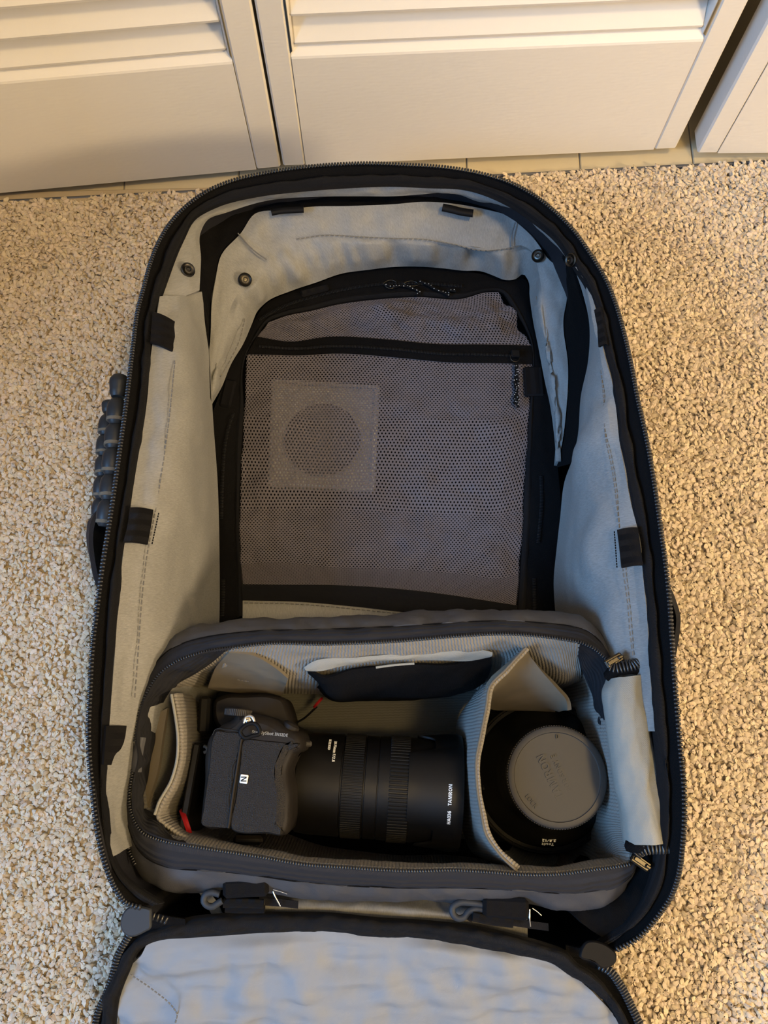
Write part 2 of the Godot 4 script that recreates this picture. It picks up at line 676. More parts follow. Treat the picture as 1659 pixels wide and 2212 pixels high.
func make_room() -> void:
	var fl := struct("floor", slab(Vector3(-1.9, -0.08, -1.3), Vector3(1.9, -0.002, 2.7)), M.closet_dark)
	tag(fl, "subfloor with pale vinyl tiles showing under the closet doors", "floor")
	for k in 12:      # vinyl tiles that show between the carpet and the doors
		var x := -0.617 + k * 0.117
		obj("tile", slab(Vector3(x + 0.0006, -0.002, -0.80), Vector3(x + 0.1164, 0.0, -0.50)), M.vinyl, fl)
	tag(struct("ceiling", slab(Vector3(-1.95, 2.42, -1.35), Vector3(1.95, 2.5, 2.75)), M.ceiling_paint), "plain white ceiling over the room", "ceiling")
	tag(struct("wall_right", slab(Vector3(1.85, 0.0, -1.35), Vector3(1.95, 2.42, 2.75)), M.wall_paint), "plain cream wall to the right of the closet", "wall")
	tag(struct("wall_back", slab(Vector3(-1.95, 0.0, 2.65), Vector3(1.95, 2.42, 2.75)), M.wall_paint), "plain cream wall opposite the closet", "wall")
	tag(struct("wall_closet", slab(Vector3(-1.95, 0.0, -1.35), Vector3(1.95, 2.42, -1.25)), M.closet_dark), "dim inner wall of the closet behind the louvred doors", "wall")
	var fr := Shape.new()
	for b in [[Vector3(-1.85, 0, -0.60), Vector3(-0.515, 2.42, -0.52)], [Vector3(0.84, 0, -0.66), Vector3(1.85, 2.42, -0.58)], [Vector3(-0.515, 2.04, -0.66), Vector3(0.84, 2.42, -0.54)]]:
		fr.box((b[0] + b[1]) / 2.0, (b[1] - b[0]).abs(), 0.002)
	tag(struct("wall_front", fr.mesh(), M.wall_paint), "cream wall around the closet opening", "wall")
	var lw := Shape.new()
	for b in [[Vector3(-1.95, 0, -1.35), Vector3(-1.85, 2.42, 0.2)], [Vector3(-1.95, 0, 1.30), Vector3(-1.85, 2.42, 2.75)], [Vector3(-1.95, 0, 0.2), Vector3(-1.85, 1.3, 1.30)], [Vector3(-1.95, 2.3, 0.2), Vector3(-1.85, 2.42, 1.30)]]:
		lw.box((b[0] + b[1]) / 2.0, (b[1] - b[0]).abs(), 0.002)
	tag(struct("wall_left", lw.mesh(), M.wall_paint), "cream wall with a window to the left of the backpack", "wall")
	var wn := thing("window_1", "white framed window in the left wall", "window")
	wn.set_meta("kind", "structure")
	for b in [[0.2, 0.24, 1.3, 2.3], [1.26, 1.30, 1.3, 2.3], [0.24, 1.26, 1.3, 1.34], [0.24, 1.26, 2.26, 2.3], [0.73, 0.77, 1.34, 2.26]]:
		obj("frame", slab(Vector3(-1.93, b[2], b[0]), Vector3(-1.87, b[3], b[1])), M.door_paint, wn)
	for z in [0.24, 0.77]:
		obj("pane", slab(Vector3(-1.903, 1.34, z), Vector3(-1.899, 2.26, z + 0.49)), M.window_glass, wn)
	make_added_dresser()
	# warm floor lamp to the right of the backpack
	var lp := thing("floor_lamp", "low floor lamp with a frosted globe on a thin brass stem, right of the backpack", "lamp", Vector3(1.55, 0.0, 0.55))
	var s := Shape.new()
	s.lathe([Vector2(0.0, 0.0), Vector2(0.13, 0.0), Vector2(0.13, 0.012), Vector2(0.12, 0.018), Vector2(0.012, 0.026), Vector2(0.0, 0.026)], 40, Transform3D())
	obj("base", s.mesh(), M.brass, lp)
	var s2 := Shape.new()
	s2.lathe([Vector2(0.008, 0.02), Vector2(0.008, 0.80), Vector2(0.04, 0.815), Vector2(0.04, 0.835)], 24, Transform3D())
	obj("pole", s2.mesh(), M.brass, lp)
	var s3 := Shape.new()
	var arc := []
	for k in 17:
		arc.append(Vector2(sin(PI * k / 16.0), -cos(PI * k / 16.0)) * 0.15)
	s3.lathe(arc, 40, Transform3D(Basis(), Vector3(0, 0.98, 0)))
	obj("bulb", s3.mesh(), M.frosted_shade, lp)
	var l := OmniLight3D.new()
	l.light_color = Color(1.0, 0.88, 0.70)
	l.light_energy = 3.1
	l.light_size = 0.14
	l.omni_range = 9.0
	l.omni_attenuation = 2.0
	l.shadow_enabled = true
	l.position = Vector3(0, 0.98, 0)
	put(l, "lamp_light", lp)
	# warm ceiling lamp
	var cl := thing("ceiling_lamp", "round frosted ceiling lamp with a brass rim", "lamp", Vector3(0.60, 2.42, 0.20))
	var s4 := Shape.new()
	s4.lathe([Vector2(0.0, -0.10), Vector2(0.06, -0.094), Vector2(0.11, -0.07), Vector2(0.14, -0.03)], 32, Transform3D())
	obj("shade", s4.mesh(), M.frosted_shade, cl)
	var s5 := Shape.new()
	s5.lathe([Vector2(0.135, -0.034), Vector2(0.152, -0.03), Vector2(0.155, -0.012), Vector2(0.15, 0.0)], 32, Transform3D())
	obj("rim", s5.mesh(), M.brass, cl)
	var c := OmniLight3D.new()
	c.light_color = Color(1.0, 0.85, 0.57)
	c.light_energy = 2.3
	c.light_size = 0.12
	c.omni_range = 9.0
	c.omni_attenuation = 2.0
	c.shadow_enabled = true
	c.position = Vector3(0, -0.24, 0)
	put(c, "lamp_light", cl)


# tall chest added out of view to keep window daylight off carpet and doors
func make_added_dresser() -> void:
	var d := thing("added_dresser", "tall brown wooden chest of drawers added out of view to block window light", "added_dresser", Vector3(-0.97, 0.006, -0.25))
	var s := Shape.new()
	s.box(Vector3(0, 0.50, -0.01), Vector3(0.50, 0.86, 0.48), 0.004)
	obj("body", s.mesh(), M.brown_wood, d)
	obj("table_top", box(Vector3(0, 0.94, 0), Vector3(0.53, 0.025, 0.52), 0.004), M.brown_wood, d)
	for x in [-0.22, 0.22]:
		for z in [-0.22, 0.20]:
			obj("leg", box(Vector3(x, 0.035, z), Vector3(0.045, 0.07, 0.045), 0.003), M.brown_wood, d)
	for k in 4:
		var w := obj("drawer", box(Vector3(0, 0.18 + k * 0.21, 0.234), Vector3(0.46, 0.19, 0.018), 0.003), M.brown_wood, d)
		for x in [-0.12, 0.12]:
			var kn := Shape.new()
			kn.lathe([Vector2(0.0, -0.002), Vector2(0.006, 0.0), Vector2(0.006, 0.012), Vector2(0.014, 0.018), Vector2(0.012, 0.026), Vector2(0.0, 0.028)], 20, Transform3D(along(Vector3.BACK), Vector3(x, 0.18 + k * 0.21, 0.243)))
			obj("knob", kn.mesh(), M.brass, w)


# the same mesh with every facet flat
func flat_shade(o: MeshInstance3D) -> void:
	var a := (o.mesh as ArrayMesh).surface_get_arrays(0)
	var v: PackedVector3Array = a[Mesh.ARRAY_VERTEX]
	var t: PackedVector2Array = a[Mesh.ARRAY_TEX_UV]
	var s := Shape.new()
	for q in a[Mesh.ARRAY_INDEX]:
		s.tri(s.add(v[q], t[q]), 0, 0)
	s.i = PackedInt32Array(range(s.v.size()))
	o.mesh = s.mesh()


# a louvred closet door; local x along its width, y up, z out into the room
func louvre_door(called: String, label: String, left: Vector3, right: Vector3, stile: float) -> void:
	var d := thing(called, label, "door", Vector3(left.x, 0.012, left.z))
	d.set_meta("kind", "structure")
	var w := Vector2(right.x - left.x, right.z - left.z).length()
	d.rotation.y = -atan2(right.z - left.z, right.x - left.x)
	var tall := 2.0
	for x in [stile / 2.0, w - stile / 2.0]:
		obj("stile", box(Vector3(x, tall / 2.0, -0.014), Vector3(stile, tall, 0.028), 0.0018), M.door_paint, d)
	var inner := w - 2.0 * stile
	var rail := Shape.new()      # the bottom rail, its top edge sloping back under the louvres
	rail.prism([Vector3(stile + 0.0004, 0.0, -0.0005), Vector3(stile + 0.0004, 0.1345, -0.0005), Vector3(stile + 0.0004, 0.1365, -0.0012), Vector3(stile + 0.0004, 0.1425, -0.0075), Vector3(stile + 0.0004, 0.1465, -0.013), Vector3(stile + 0.0004, 0.1465, -0.0275), Vector3(stile + 0.0004, 0.0, -0.0275)], [Vector2(0, 0), Vector2(0, inner - 0.0008)], Vector3.RIGHT)
	flat_shade(obj("bottom_rail", rail.mesh(), M.door_paint, d))
	obj("top_rail", box(Vector3(w / 2.0, tall - 0.05, -0.0142), Vector3(inner - 0.0008, 0.10, 0.0274), 0.0008), M.door_paint, d)
	for x in [stile, w - stile]:
		var sg := 1.0 if x == stile else -1.0
		var bead := Shape.new()
		bead.prism([Vector3(x, 0.140, -0.001), Vector3(x + sg * 0.0035, 0.140, -0.006), Vector3(x + sg * 0.0035, 0.140, -0.027), Vector3(x, 0.140, -0.027)], [Vector2(0, 0), Vector2(0, tall - 0.245)], Vector3.UP)
		obj("side_bead", bead.mesh(), M.door_paint, d)
	var one := box(Vector3.ZERO, Vector3(inner - 0.006, 0.0365, 0.0055), 0.0018, Basis(Vector3.RIGHT, -0.56))
	var bank := Shape.new()
	for k in 62:
		var y := 0.1465 + 0.0135 + k * 0.0282
		if y > tall - 0.115:
			break
		if y < 0.55:
			var o := obj("slat", one, M.door_paint, d)
			o.position = Vector3(w / 2.0, y, -0.0155)
		else:
			bank.box(Vector3(w / 2.0, y, -0.0155), Vector3(inner - 0.006, 0.0365, 0.0055), 0.0018, Basis(Vector3.RIGHT, -0.56))
	stuff(obj("upper_slats", bank.mesh(), M.door_paint, d))


func make_doors() -> void:
	var a := V(-104.3, 12, -559)
	var a0 := V(-385, 12, -528.5)
	var da := (a - a0).normalized()
	louvre_door("door_1", "left white louvred closet door, its right edge meeting the middle door", a - da * 0.40, a, 0.0245)
	var b0 := V(-102, 12, -560.1)
	var b1 := V(297.6, 12, -581.2)
	louvre_door("door_2", "middle white louvred closet door with a full bottom rail in view", b0, b1, 0.0225)
	var c0 := V(318.3, 12, -575.6)
	louvre_door("door_3", "white louvred closet door at the right, past the open gap", c0, c0 + Vector3(0.40, 0, -0.004), 0.021)


# ---------- carpet ----------
func carpet_edge(x: float) -> float:
	return -0.5475 - 0.061 * x


func make_carpet() -> void:
	var c := thing("carpet", "beige twisted pile carpet covering the floor around the backpack", "carpet")
	c.set_meta("kind", "stuff")
	var s := Shape.new()
	var e := []
	for x in [-1.84, 1.84]:
		e.append(Vector3(x, -0.002, carpet_edge(clampf(x, -0.8, 0.8))))
	s.prism([e[0], e[1], Vector3(1.84, -0.002, 2.64), Vector3(-1.84, -0.002, 2.64)], [Vector2(0, 0), Vector2(0.0, 0.004), Vector2(0.002, 0.0055)], Vector3.UP)
	obj("backing", s.mesh(), M.carpet_back, c)
	var kinds := []
	for k in 6:
		var t := Shape.new()
		var lean := Vector3(1, 0, 0).rotated(Vector3.UP, rng.randf() * TAU) * rng.randf_range(0.0020, 0.0050)
		var hook_over := rng.randf_range(0.2, 0.55)
		var rows := []
		for q in 9:      # one thick twisted yarn, bent over towards its tip, frayed a little at the end
			var w := q / 8.0
			var mid := lean * w * w + Vector3(0, 0.0088 * (w - hook_over * w * w * w), 0)
			var ring := PackedVector3Array()
			for d in 7:
				var a := TAU * d / 7.0
				var r := 0.00142 * (1.0 + 0.22 * cos(2.0 * a + w * 9.0 + k)) * (1.0 + 0.25 * sin(w * 3.0)) * (1.0 if q < 7 else (0.85 if q == 7 else 0.35))
				ring.append(mid + Vector3(cos(a), 0.25 * cos(a + k), sin(a)) * r)
			rows.append(ring)
		t.grid(rows, true, false)
		var mm := MultiMesh.new()
		mm.transform_format = MultiMesh.TRANSFORM_3D
		mm.use_colors = true
		mm.mesh = t.mesh()
		kinds.append([mm, [], []])
	var hole := PackedVector2Array()
	for p in flat_loop([V(-149, 174.4, 97.6), V(-160.6, 182.2, 88), V(-166.6, 198.8, 63.4), V(-172.5, 208.4, 27.4), V(-177, 211.9, -6.7), V(-179.7, 210.9, -57.7), V(-177.8, 205.8, -139.7), V(-179.3, 190.2, -233.6), V(-182.4, 174.4, -308), V(-175.7, 160.2, -374.2), V(-156.4, 150.4, -416.1), V(-123.8, 144.3, -442.5), V(-75.3, 141.2, -456.6), V(-14.4, 139.8, -462.6), V(52, 141, -457.6), V(100.3, 144.4, -442), V(136.9, 152.6, -406.7), V(160, 163.1, -360.5), V(172.2, 172.7, -315.8), V(176.1, 185.3, -259.6), V(178.8, 198.2, -188.6), V(178.6, 210, -111.2), V(177.3, 211.2, -42.7), V(176.8, 211.2, 6.4), V(177, 205.9, 45.4), V(174.9, 185.2, 84.7), V(164.3, 168.6, 107.9), V(142.5, 159.8, 124.7), V(129.9, 140, 132.3), V(97.2, 125, 130), V(52.5, 118, 124.6), V(-9.1, 116, 119.4), V(-115.9, 125, 116.2)], -0.002, func(y): return y):
		hole.append(Vector2(p.x, p.z))
	var drift := FastNoiseLite.new()
	drift.seed = 5
	drift.frequency = 14.0
	var step := 0.0029
	var z := -0.60
	while z < 0.75:
		var x := -0.70
		while x < 0.75:
			var q := Vector2(x + rng.randf_range(-1, 1) * 0.0013, z + rng.randf_range(-1, 1) * 0.0013)
			x += step
			if q.y < carpet_edge(q.x) + 0.001 or Geometry2D.is_point_in_polygon(q, hole):
				continue
			var k: Array = kinds[rng.randi() % 6]
			var tall := rng.randf_range(0.72, 1.15) + 0.25 * drift.get_noise_2d(q.x, q.y)
			var lean := Vector3(drift.get_noise_2d(q.x + 9.0, q.y), 0, drift.get_noise_2d(q.x, q.y + 9.0)) * 0.9
			var b := Basis(Vector3.UP, rng.randf() * TAU)
			b = Basis(Quaternion(Vector3.UP, (Vector3.UP + lean + Vector3(rng.randf_range(-1, 1), 0, rng.randf_range(-1, 1)) * 0.45).normalized())) * b
			var fat := rng.randf_range(0.9, 1.3)
			k[1].append(Transform3D(b * Basis.from_scale(Vector3(fat, tall, fat)), Vector3(q.x, 0.003, q.y)))
			var g := rng.randf_range(0.86, 1.12)
			k[2].append(Color(0.56 * g, 0.46 * g * rng.randf_range(0.98, 1.02), 0.33 * g * rng.randf_range(0.94, 1.08)))
		z += step
	for k in kinds:
		var mm: MultiMesh = k[0]
		mm.instance_count = k[1].size()
		for n in k[1].size():
			mm.set_instance_transform(n, k[1][n])
			mm.set_instance_color(n, k[2][n])
		var o := MultiMeshInstance3D.new()
		o.multimesh = mm
		o.material_override = M.yarn
		put(o, "pile", c)
		stuff(o)
	# thin dark strip that holds the carpet's edge in front of the tiles
	var st := Shape.new()
	st.tube([Vector3(-0.8, 0.002, carpet_edge(-0.8) - 0.002), Vector3(0.8, 0.002, carpet_edge(0.8) - 0.002)], 0.0022, 6)
	var tr := struct("trim_1", st.mesh(), M.strip_metal)
	tag(tr, "thin dark metal strip along the carpet edge under the closet doors", "trim", "", "structure")


# ---------- backpack ----------
func lerp_line(a: PackedVector3Array, b: PackedVector3Array, w: float, lift := 0.0) -> PackedVector3Array:
	var out := PackedVector3Array()
	for k in a.size():
		out.append(a[k].lerp(b[k], w) + Vector3(0, lift, 0))
	return out


func flat_loop(loop: Array, inset: float, y_of: Callable) -> PackedVector3Array:     # a loop moved inward in plan
	var n := loop.size()
	var out := PackedVector3Array()
	var area := 0.0
	for k in n:
		area += loop[k].x * loop[(k + 1) % n].z - loop[(k + 1) % n].x * loop[k].z
	var sg := 1.0 if area > 0 else -1.0
	for k in n:
		var d: Vector3 = loop[(k + 1) % n] - loop[(k + n - 1) % n]
		var nn := Vector3(-d.z, 0, d.x).normalized() * sg
		var p: Vector3 = loop[k] + nn * inset
		p.y = y_of.call(loop[k].y)
		out.append(p)
	return out


func snap(at: Vector3, face: Vector3, r: float, parent: Node) -> void:
	var tf := Transform3D(along(face), at)
	var s := Shape.new()
	s.lathe([Vector2(r, -0.0005), Vector2(r, 0.0006), Vector2(r * 0.86, 0.0012), Vector2(r * 0.7, 0.0005), Vector2(r * 0.6, 0.0004)], 24, tf)
	var o := obj("snap", s.mesh(), M.gunmetal, parent)
	note(o, "bronze metal press stud ring")
	var c := Shape.new()
	c.lathe([Vector2(r * 0.62, 0.0), Vector2(r * 0.55, 0.0014), Vector2(r * 0.34, 0.0016), Vector2(r * 0.26, 0.0008), Vector2(0.0, 0.0007)], 24, tf)
	obj("stud", c.mesh(), M.gunmetal, o)


func seam(pts: Array, parent: Node, dash := 0.0028, material: Material = null) -> void:     # a row of stitches lying on the cloth
	var d := dense_curve(pts)
	var long := 0.0
	for k in range(1, d.size()):
		long += (d[k] as Vector3).distance_to(d[k - 1])
	var n := int(long / (dash * 1.5))
	var e := even(d, n * 3)
	var s := Shape.new()
	for k in n:
		s.tube([e[k * 3], e[k * 3 + 1], e[k * 3 + 2]], 0.00045, 5)
	stuff(obj("stitching", s.mesh(), material if material else M.seam_thread, parent))


func cord_pull(pts: Array, parent: Node) -> void:
	var line := curve(pts, 24)
	var o := obj("cord_pull", tube(Array(line), 0.0012, 8), M.cord, parent)
	var s := Shape.new()
	for k in range(1, 24, 2):      # reflective flecks woven into the cord
		var a := k * 2.4
		s.box(line[k] + Vector3(cos(a) * 0.0008, 0.0009, sin(a) * 0.0008), Vector3(0.0009, 0.0006, 0.0006), 0.0002, Basis(Vector3.UP, k * 1.1))
	stuff(obj("fleck", s.mesh(), M.fleck, o))


# a knitted net with real holes over a four-sided patch given by rows of points
func net(rows: Array, pitch: float, row_step: float) -> ArrayMesh:
	var nr := rows.size()
	var nc: int = rows[0].size()
	var wide := 0.0
	for c in nc - 1:
		wide += (rows[nr / 2][c + 1] as Vector3).distance_to(rows[nr / 2][c])
	var tall := 0.0
	for r in nr - 1:
		tall += (rows[r + 1][nc / 2] as Vector3).distance_to(rows[r][nc / 2])
	var cols := int(wide / pitch)
	var lines := int(tall / row_step)
	var at := func(u: float, w: float) -> Vector3:
		var fu := clampf(u, 0.0, 1.0) * (nc - 1)
		var fw := clampf(w, 0.0, 1.0) * (nr - 1)
		var i := mini(int(fu), nc - 2)
		var j := mini(int(fw), nr - 2)
		var a: Vector3 = (rows[j][i] as Vector3).lerp(rows[j][i + 1], fu - i)
		return a.lerp((rows[j + 1][i] as Vector3).lerp(rows[j + 1][i + 1], fu - i), fw - j)
	var s := Shape.new()
	for r in lines:
		for c in cols:
			var cu := c + (0.75 if r % 2 else 0.25)
			var outer := []
			var inner := []
			for q in 8:
				var a := TAU * q / 8.0
				var dx := clampf(cos(a) * 1.5, -1.0, 1.0) * 0.5
				var dy := clampf(sin(a) * 1.5, -1.0, 1.0) * 0.5
				outer.append(s.add(at.call((cu + dx) / cols, (r + 0.5 + dy) / lines)))
				inner.append(s.add(at.call((cu + cos(a) * 0.24) / cols, (r + 0.5 + sin(a) * 0.33) / lines) - Vector3(0, 0.0003, 0)))
			for q in 8:
				var n := (q + 1) % 8
				s.tri(outer[q], inner[q], outer[n])
				s.tri(outer[n], inner[q], inner[n])
	return s.mesh()


func make_backpack() -> void:
	var bag := thing("backpack", "large black backpack lying open on the carpet, grey lining showing", "backpack")
	var a_line := [V(-149, 174.4, 97.6), V(-156.4, 175.5, 95.6), V(-160.6, 182.2, 88), V(-164.7, 193.4, 73.3), V(-166.6, 198.8, 63.4), V(-169.7, 206, 45.1), V(-172.5, 208.4, 27.4), V(-175.2, 210.6, 10.6), V(-177, 211.9, -6.7), V(-178.3, 211.5, -27), V(-179.7, 210.9, -57.7), V(-179.1, 210.6, -80.7), V(-178.6, 210.2, -101.3), V(-177.8, 205.8, -139.7), V(-178.1, 199.1, -183.6), V(-179.3, 190.2, -233.6), V(-181, 182.3, -272.7), V(-182.4, 174.4, -308), V(-180.9, 170, -328.7), V(-179.6, 165.3, -350.2), V(-175.7, 160.2, -374.2), V(-168.6, 155.4, -395.5), V(-156.4, 150.4, -416.1), V(-142, 146.8, -431.4), V(-123.8, 144.3, -442.5), V(-100.9, 142.5, -450.6), V(-75.3, 141.2, -456.6), V(-44.8, 140.2, -460.9), V(-14.4, 139.8, -462.6), V(18.6, 140.2, -460.9), V(52, 141, -457.6), V(78.4, 142.4, -451.1), V(100.3, 144.4, -442), V(121.3, 148, -426.1), V(136.9, 152.6, -406.7), V(148.9, 157.5, -386.9), V(160, 163.1, -360.5), V(168, 168.2, -336.9), V(172.2, 172.7, -315.8), V(174.8, 178.3, -290.3), V(176.1, 185.3, -259.6), V(176.7, 190.7, -230.6), V(177.9, 194, -211.6), V(178.8, 198.2, -188.6), V(179, 202.6, -161.1), V(178.7, 206.6, -135.1), V(178.6, 210, -111.2), V(178.8, 210.5, -86.2), V(178.1, 210.8, -64.2), V(177.3, 211.2, -42.7), V(176.8, 211.7, -18), V(176.8, 211.2, 6.4), V(177.7, 208.5, 26.4), V(177, 205.9, 45.4), V(176.3, 201.1, 59.4), V(176, 193.3, 73.6), V(174.9, 185.2, 84.7), V(173.1, 177.7, 92.9), V(169.7, 173.3, 99.6), V(164.3, 168.6, 107.9), V(158.3, 164.6, 115.2), V(151.9, 162.1, 119.9), V(142.5, 159.8, 124.7)]
	var b_line := [V(-136.7, 167.7, 96.7), V(-150.1, 173.4, 87.4), V(-159.4, 180.8, 77.9), V(-163.9, 186.5, 67.3), V(-165.6, 194.3, 50.8), V(-167.9, 197.5, 26.9), V(-167.6, 199.1, 14.3), V(-167.9, 200.8, -10.9), V(-168.5, 200.2, -44), V(-169.5, 199.1, -109.3), V(-168.6, 190.7, -171.1), V(-168, 179.5, -236.5), V(-169.7, 174.8, -262.9), V(-172.1, 162.4, -319.1), V(-169.2, 157.9, -340.3), V(-160.4, 147.8, -388.4), V(-153.7, 142.6, -410.4), V(-137.5, 139.4, -424.1), V(-104.3, 136.5, -436.4), V(-69.7, 135.2, -442.3), V(-28.3, 134.3, -446.6), V(6.8, 133.9, -448.3), V(33.7, 134.3, -446.6), V(69.8, 135, -443.4), V(100.5, 138.8, -426.8), V(121.1, 143.6, -406.3), V(136.6, 148.2, -386.5), V(149.2, 154.5, -356.2), V(156.5, 158.8, -336.2), V(159.7, 163.2, -315.1), V(160.4, 170.3, -282.5), V(161.3, 174.1, -265.8), V(163.3, 177.4, -249.3), V(163.6, 181.5, -225.1), V(162.8, 186.3, -197.3), V(163.2, 188.3, -186.1), V(164.8, 193.4, -152.3), V(167.3, 197, -128.6), V(166.8, 199.2, -102.2), V(167, 199.7, -75.3), V(165.8, 200.1, -48.8), V(165.7, 200.6, -23.4), V(166.1, 200.3, 5.4), V(166.5, 196.8, 32.3), V(164.9, 194, 53.5), V(164, 183.5, 72.9), V(161.2, 170.6, 90.5), V(152.9, 159.4, 106.9), V(139.3, 153, 118.7), V(123.7, 148.9, 126.6)]
	var n := 300
	var A := curve(a_line, n)
	var B := curve(b_line, n)
	# outer shell, one loop: the rim and the closing stretch behind the lid
	var loop := Array(curve(a_line, 150))
	for p in [V(129.9, 140, 132.3), V(97.2, 125, 130), V(52.5, 118, 124.6), V(-9.1, 116, 119.4), V(-70.9, 118, 117.6), V(-115.9, 125, 116.2), V(-142.8, 140, 111.9)]:
		loop.append(p)
	loop = ring_curve(loop, 260)
	var rows := []
	for q in [[2.5, 0.0, 22.0], [1.5, 0.4, 0.0], [0.8, 0.75, 0.0], [1.2, 1.0, -12.0], [0.8, 1.0, -4.0], [-1.6, 1.0, -3.5], [-3.0, 1.0, -10.0], [-5.0, 0.72, 0.0], [-6.0, 0.4, 0.0], [-4.0, 0.12, 0.0], [1.0, 0.0, 13.0]]:
		rows.append(flat_loop(loop, q[0] * 0.001, func(y): return y * q[1] + q[2] * 0.001))
	var sh := Shape.new()
	sh.grid(rows, true, true)
	obj("shell", sh.mesh(), M.outer_nylon, bag)
	var bp := Shape.new()
	bp.prism(Array(flat_loop(ring_curve(loop, 90), 0.0005, func(_y): return 0.006)), [Vector2(0.006, 0), Vector2(0, 0.006), Vector2(0, 0.016), Vector2(0.003, 0.02)], Vector3.UP)
	obj("back_panel", bp.mesh(), M.black_nylon, bag)
	# zipper round the opening
	var tape_in := lerp_line(A, B, 0.46, -0.006)
	obj("zipper_tape", sheet(loft([lerp_line(A, B, -0.06, -0.0025), lerp_line(A, B, 0.2, -0.0022), tape_in], n, 2), 0.0008, Vector3.UP), M.black_nylon, bag)
	var bind := crease(loft([lerp_line(A, B, 0.44, -0.008), lerp_line(A, B, 0.6, 0.0), lerp_line(A, B, 0.85, 0.0005), lerp_line(A, B, 1.03, -0.005)], n, 3), 0.0022, Vector3(0.03, 0.05, 0.03), true)
	obj("rim_binding", sheet(bind, 0.001, Vector3.UP), M.black_twill, bag)
	var z := Array(lerp_line(A, B, 0.04, 0.0006))
	note(teeth("zipper", z, 0.0024, Vector3(0.0034, 0.0017, 0.0020), M.tooth, bag), "coarse black zipper teeth round the opening")
	# left lining: a strip along the rim, a fold at the seam, then the main panel down to the floor
	var left_rows := crease(loft([[V(-171.2, 159.9, -326.8), V(-170, 173.8, -263.4), V(-168.3, 178.5, -236.9), V(-168.9, 189.7, -171.4), V(-169.8, 198.1, -109.5), V(-168.8, 199.2, -44), V(-168.3, 199.8, -10.9), V(-167.9, 198.1, 14.4), V(-167.9, 195.8, 32.3), V(-165.8, 193, 53.6), V(-163.6, 185.5, 67.4)], [V(-157.4, 150, -334.2), V(-154.9, 166, -270.1), V(-153, 176, -221.3), V(-155.3, 182, -158.3), V(-158.5, 185, -116.6), V(-159.2, 186, -83), V(-158.8, 186, -52.2), V(-159.3, 184, -25), V(-161.1, 176, 14.1), V(-162.7, 170, 33.9), V(-160.1, 160, 65.2)], [V(-147.2, 128, -349.6), V(-144.8, 100, -312.3), V(-144, 75, -262.4), V(-139.7, 62, -208.9), V(-136, 58, -153.7), V(-134, 52, -95.1), V(-134.2, 48, -57.6), V(-134.7, 45, -21.4), V(-136.2, 45, 17.5), V(-136.6, 45, 41.6), V(-135.1, 45, 68.6)]], 120, 26), 0.0045, Vector3(0.05, 0.08, 0.07), true)
	obj("side_lining", sheet(left_rows, 0.002, Vector3(1, 0.6, 0)), M.lining, bag)
	seam([V(-153.6, 168, -269.1), V(-151.8, 178, -220.5), V(-154.1, 184, -157.7), V(-157.3, 187, -116.2), V(-158, 188, -82.7), V(-157.6, 188, -52), V(-158.1, 186, -24.9)], bag.get_node("side_lining"))
	# right lining
	var right_rows := crease(loft([[V(149.3, 153.7, -355.9), V(156.8, 157.8, -336.8), V(160, 162.2, -315.6), V(160.7, 169.3, -283), V(161.6, 173.1, -266.3), V(163.6, 176.4, -249.7), V(163.9, 180.5, -225.5), V(163.1, 185.3, -197.6), V(163.5, 187.3, -186.4), V(165.1, 192.4, -152.6), V(167.6, 196, -128.8), V(167.1, 198.2, -102.4), V(167.3, 198.7, -75.4), V(166.1, 199.1, -48.9), V(165.8, 199.5, -27.6), V(165.8, 199.9, -5.5)], [V(149.9, 150, -358.2), V(156.8, 154, -334.3), V(160.6, 156, -313.3), V(160, 164, -272.9), V(158.9, 168, -252.1), V(156.6, 174, -222.5), V(154.9, 178, -204.5), V(157.3, 180, -182.9), V(157.9, 184, -145.6), V(157.8, 186, -107.3), V(158.9, 186, -90.3), V(159.1, 186, -66.4), V(159.9, 186, -51.3), V(160, 184, -34.2), V(160.3, 180, -5.7)], [V(150, 148, -358.7), V(158.1, 140, -336.4), V(164.4, 126, -325), V(167.2, 104, -299.1), V(163.8, 88, -277), V(161.8, 74, -243.7), V(158.3, 68, -228.2), V(151.9, 62, -210.6), V(147.1, 58, -179.8), V(142.8, 56, -151.8), V(139.5, 54, -126.5), V(139.7, 52, -102), V(141, 50, -72.2), V(142.4, 46, -43), V(143.5, 45, -7.1)]], 130, 24), 0.0045, Vector3(0.06, 0.08, 0.07), true, 4.0)
	obj("side_lining", sheet(right_rows, 0.002, Vector3(-1, 0.6, 0)), M.lining, bag)
	seam([V(158.9, 168, -261.3), V(157.4, 174, -229.6), V(155, 180, -203.7), V(157, 182, -182.2), V(157.6, 186, -145.1), V(157.5, 188, -106.9), V(158.6, 188, -90), V(158.8, 188, -66.2), V(159.4, 188, -51.1)], bag.get_node("side_lining_001"))
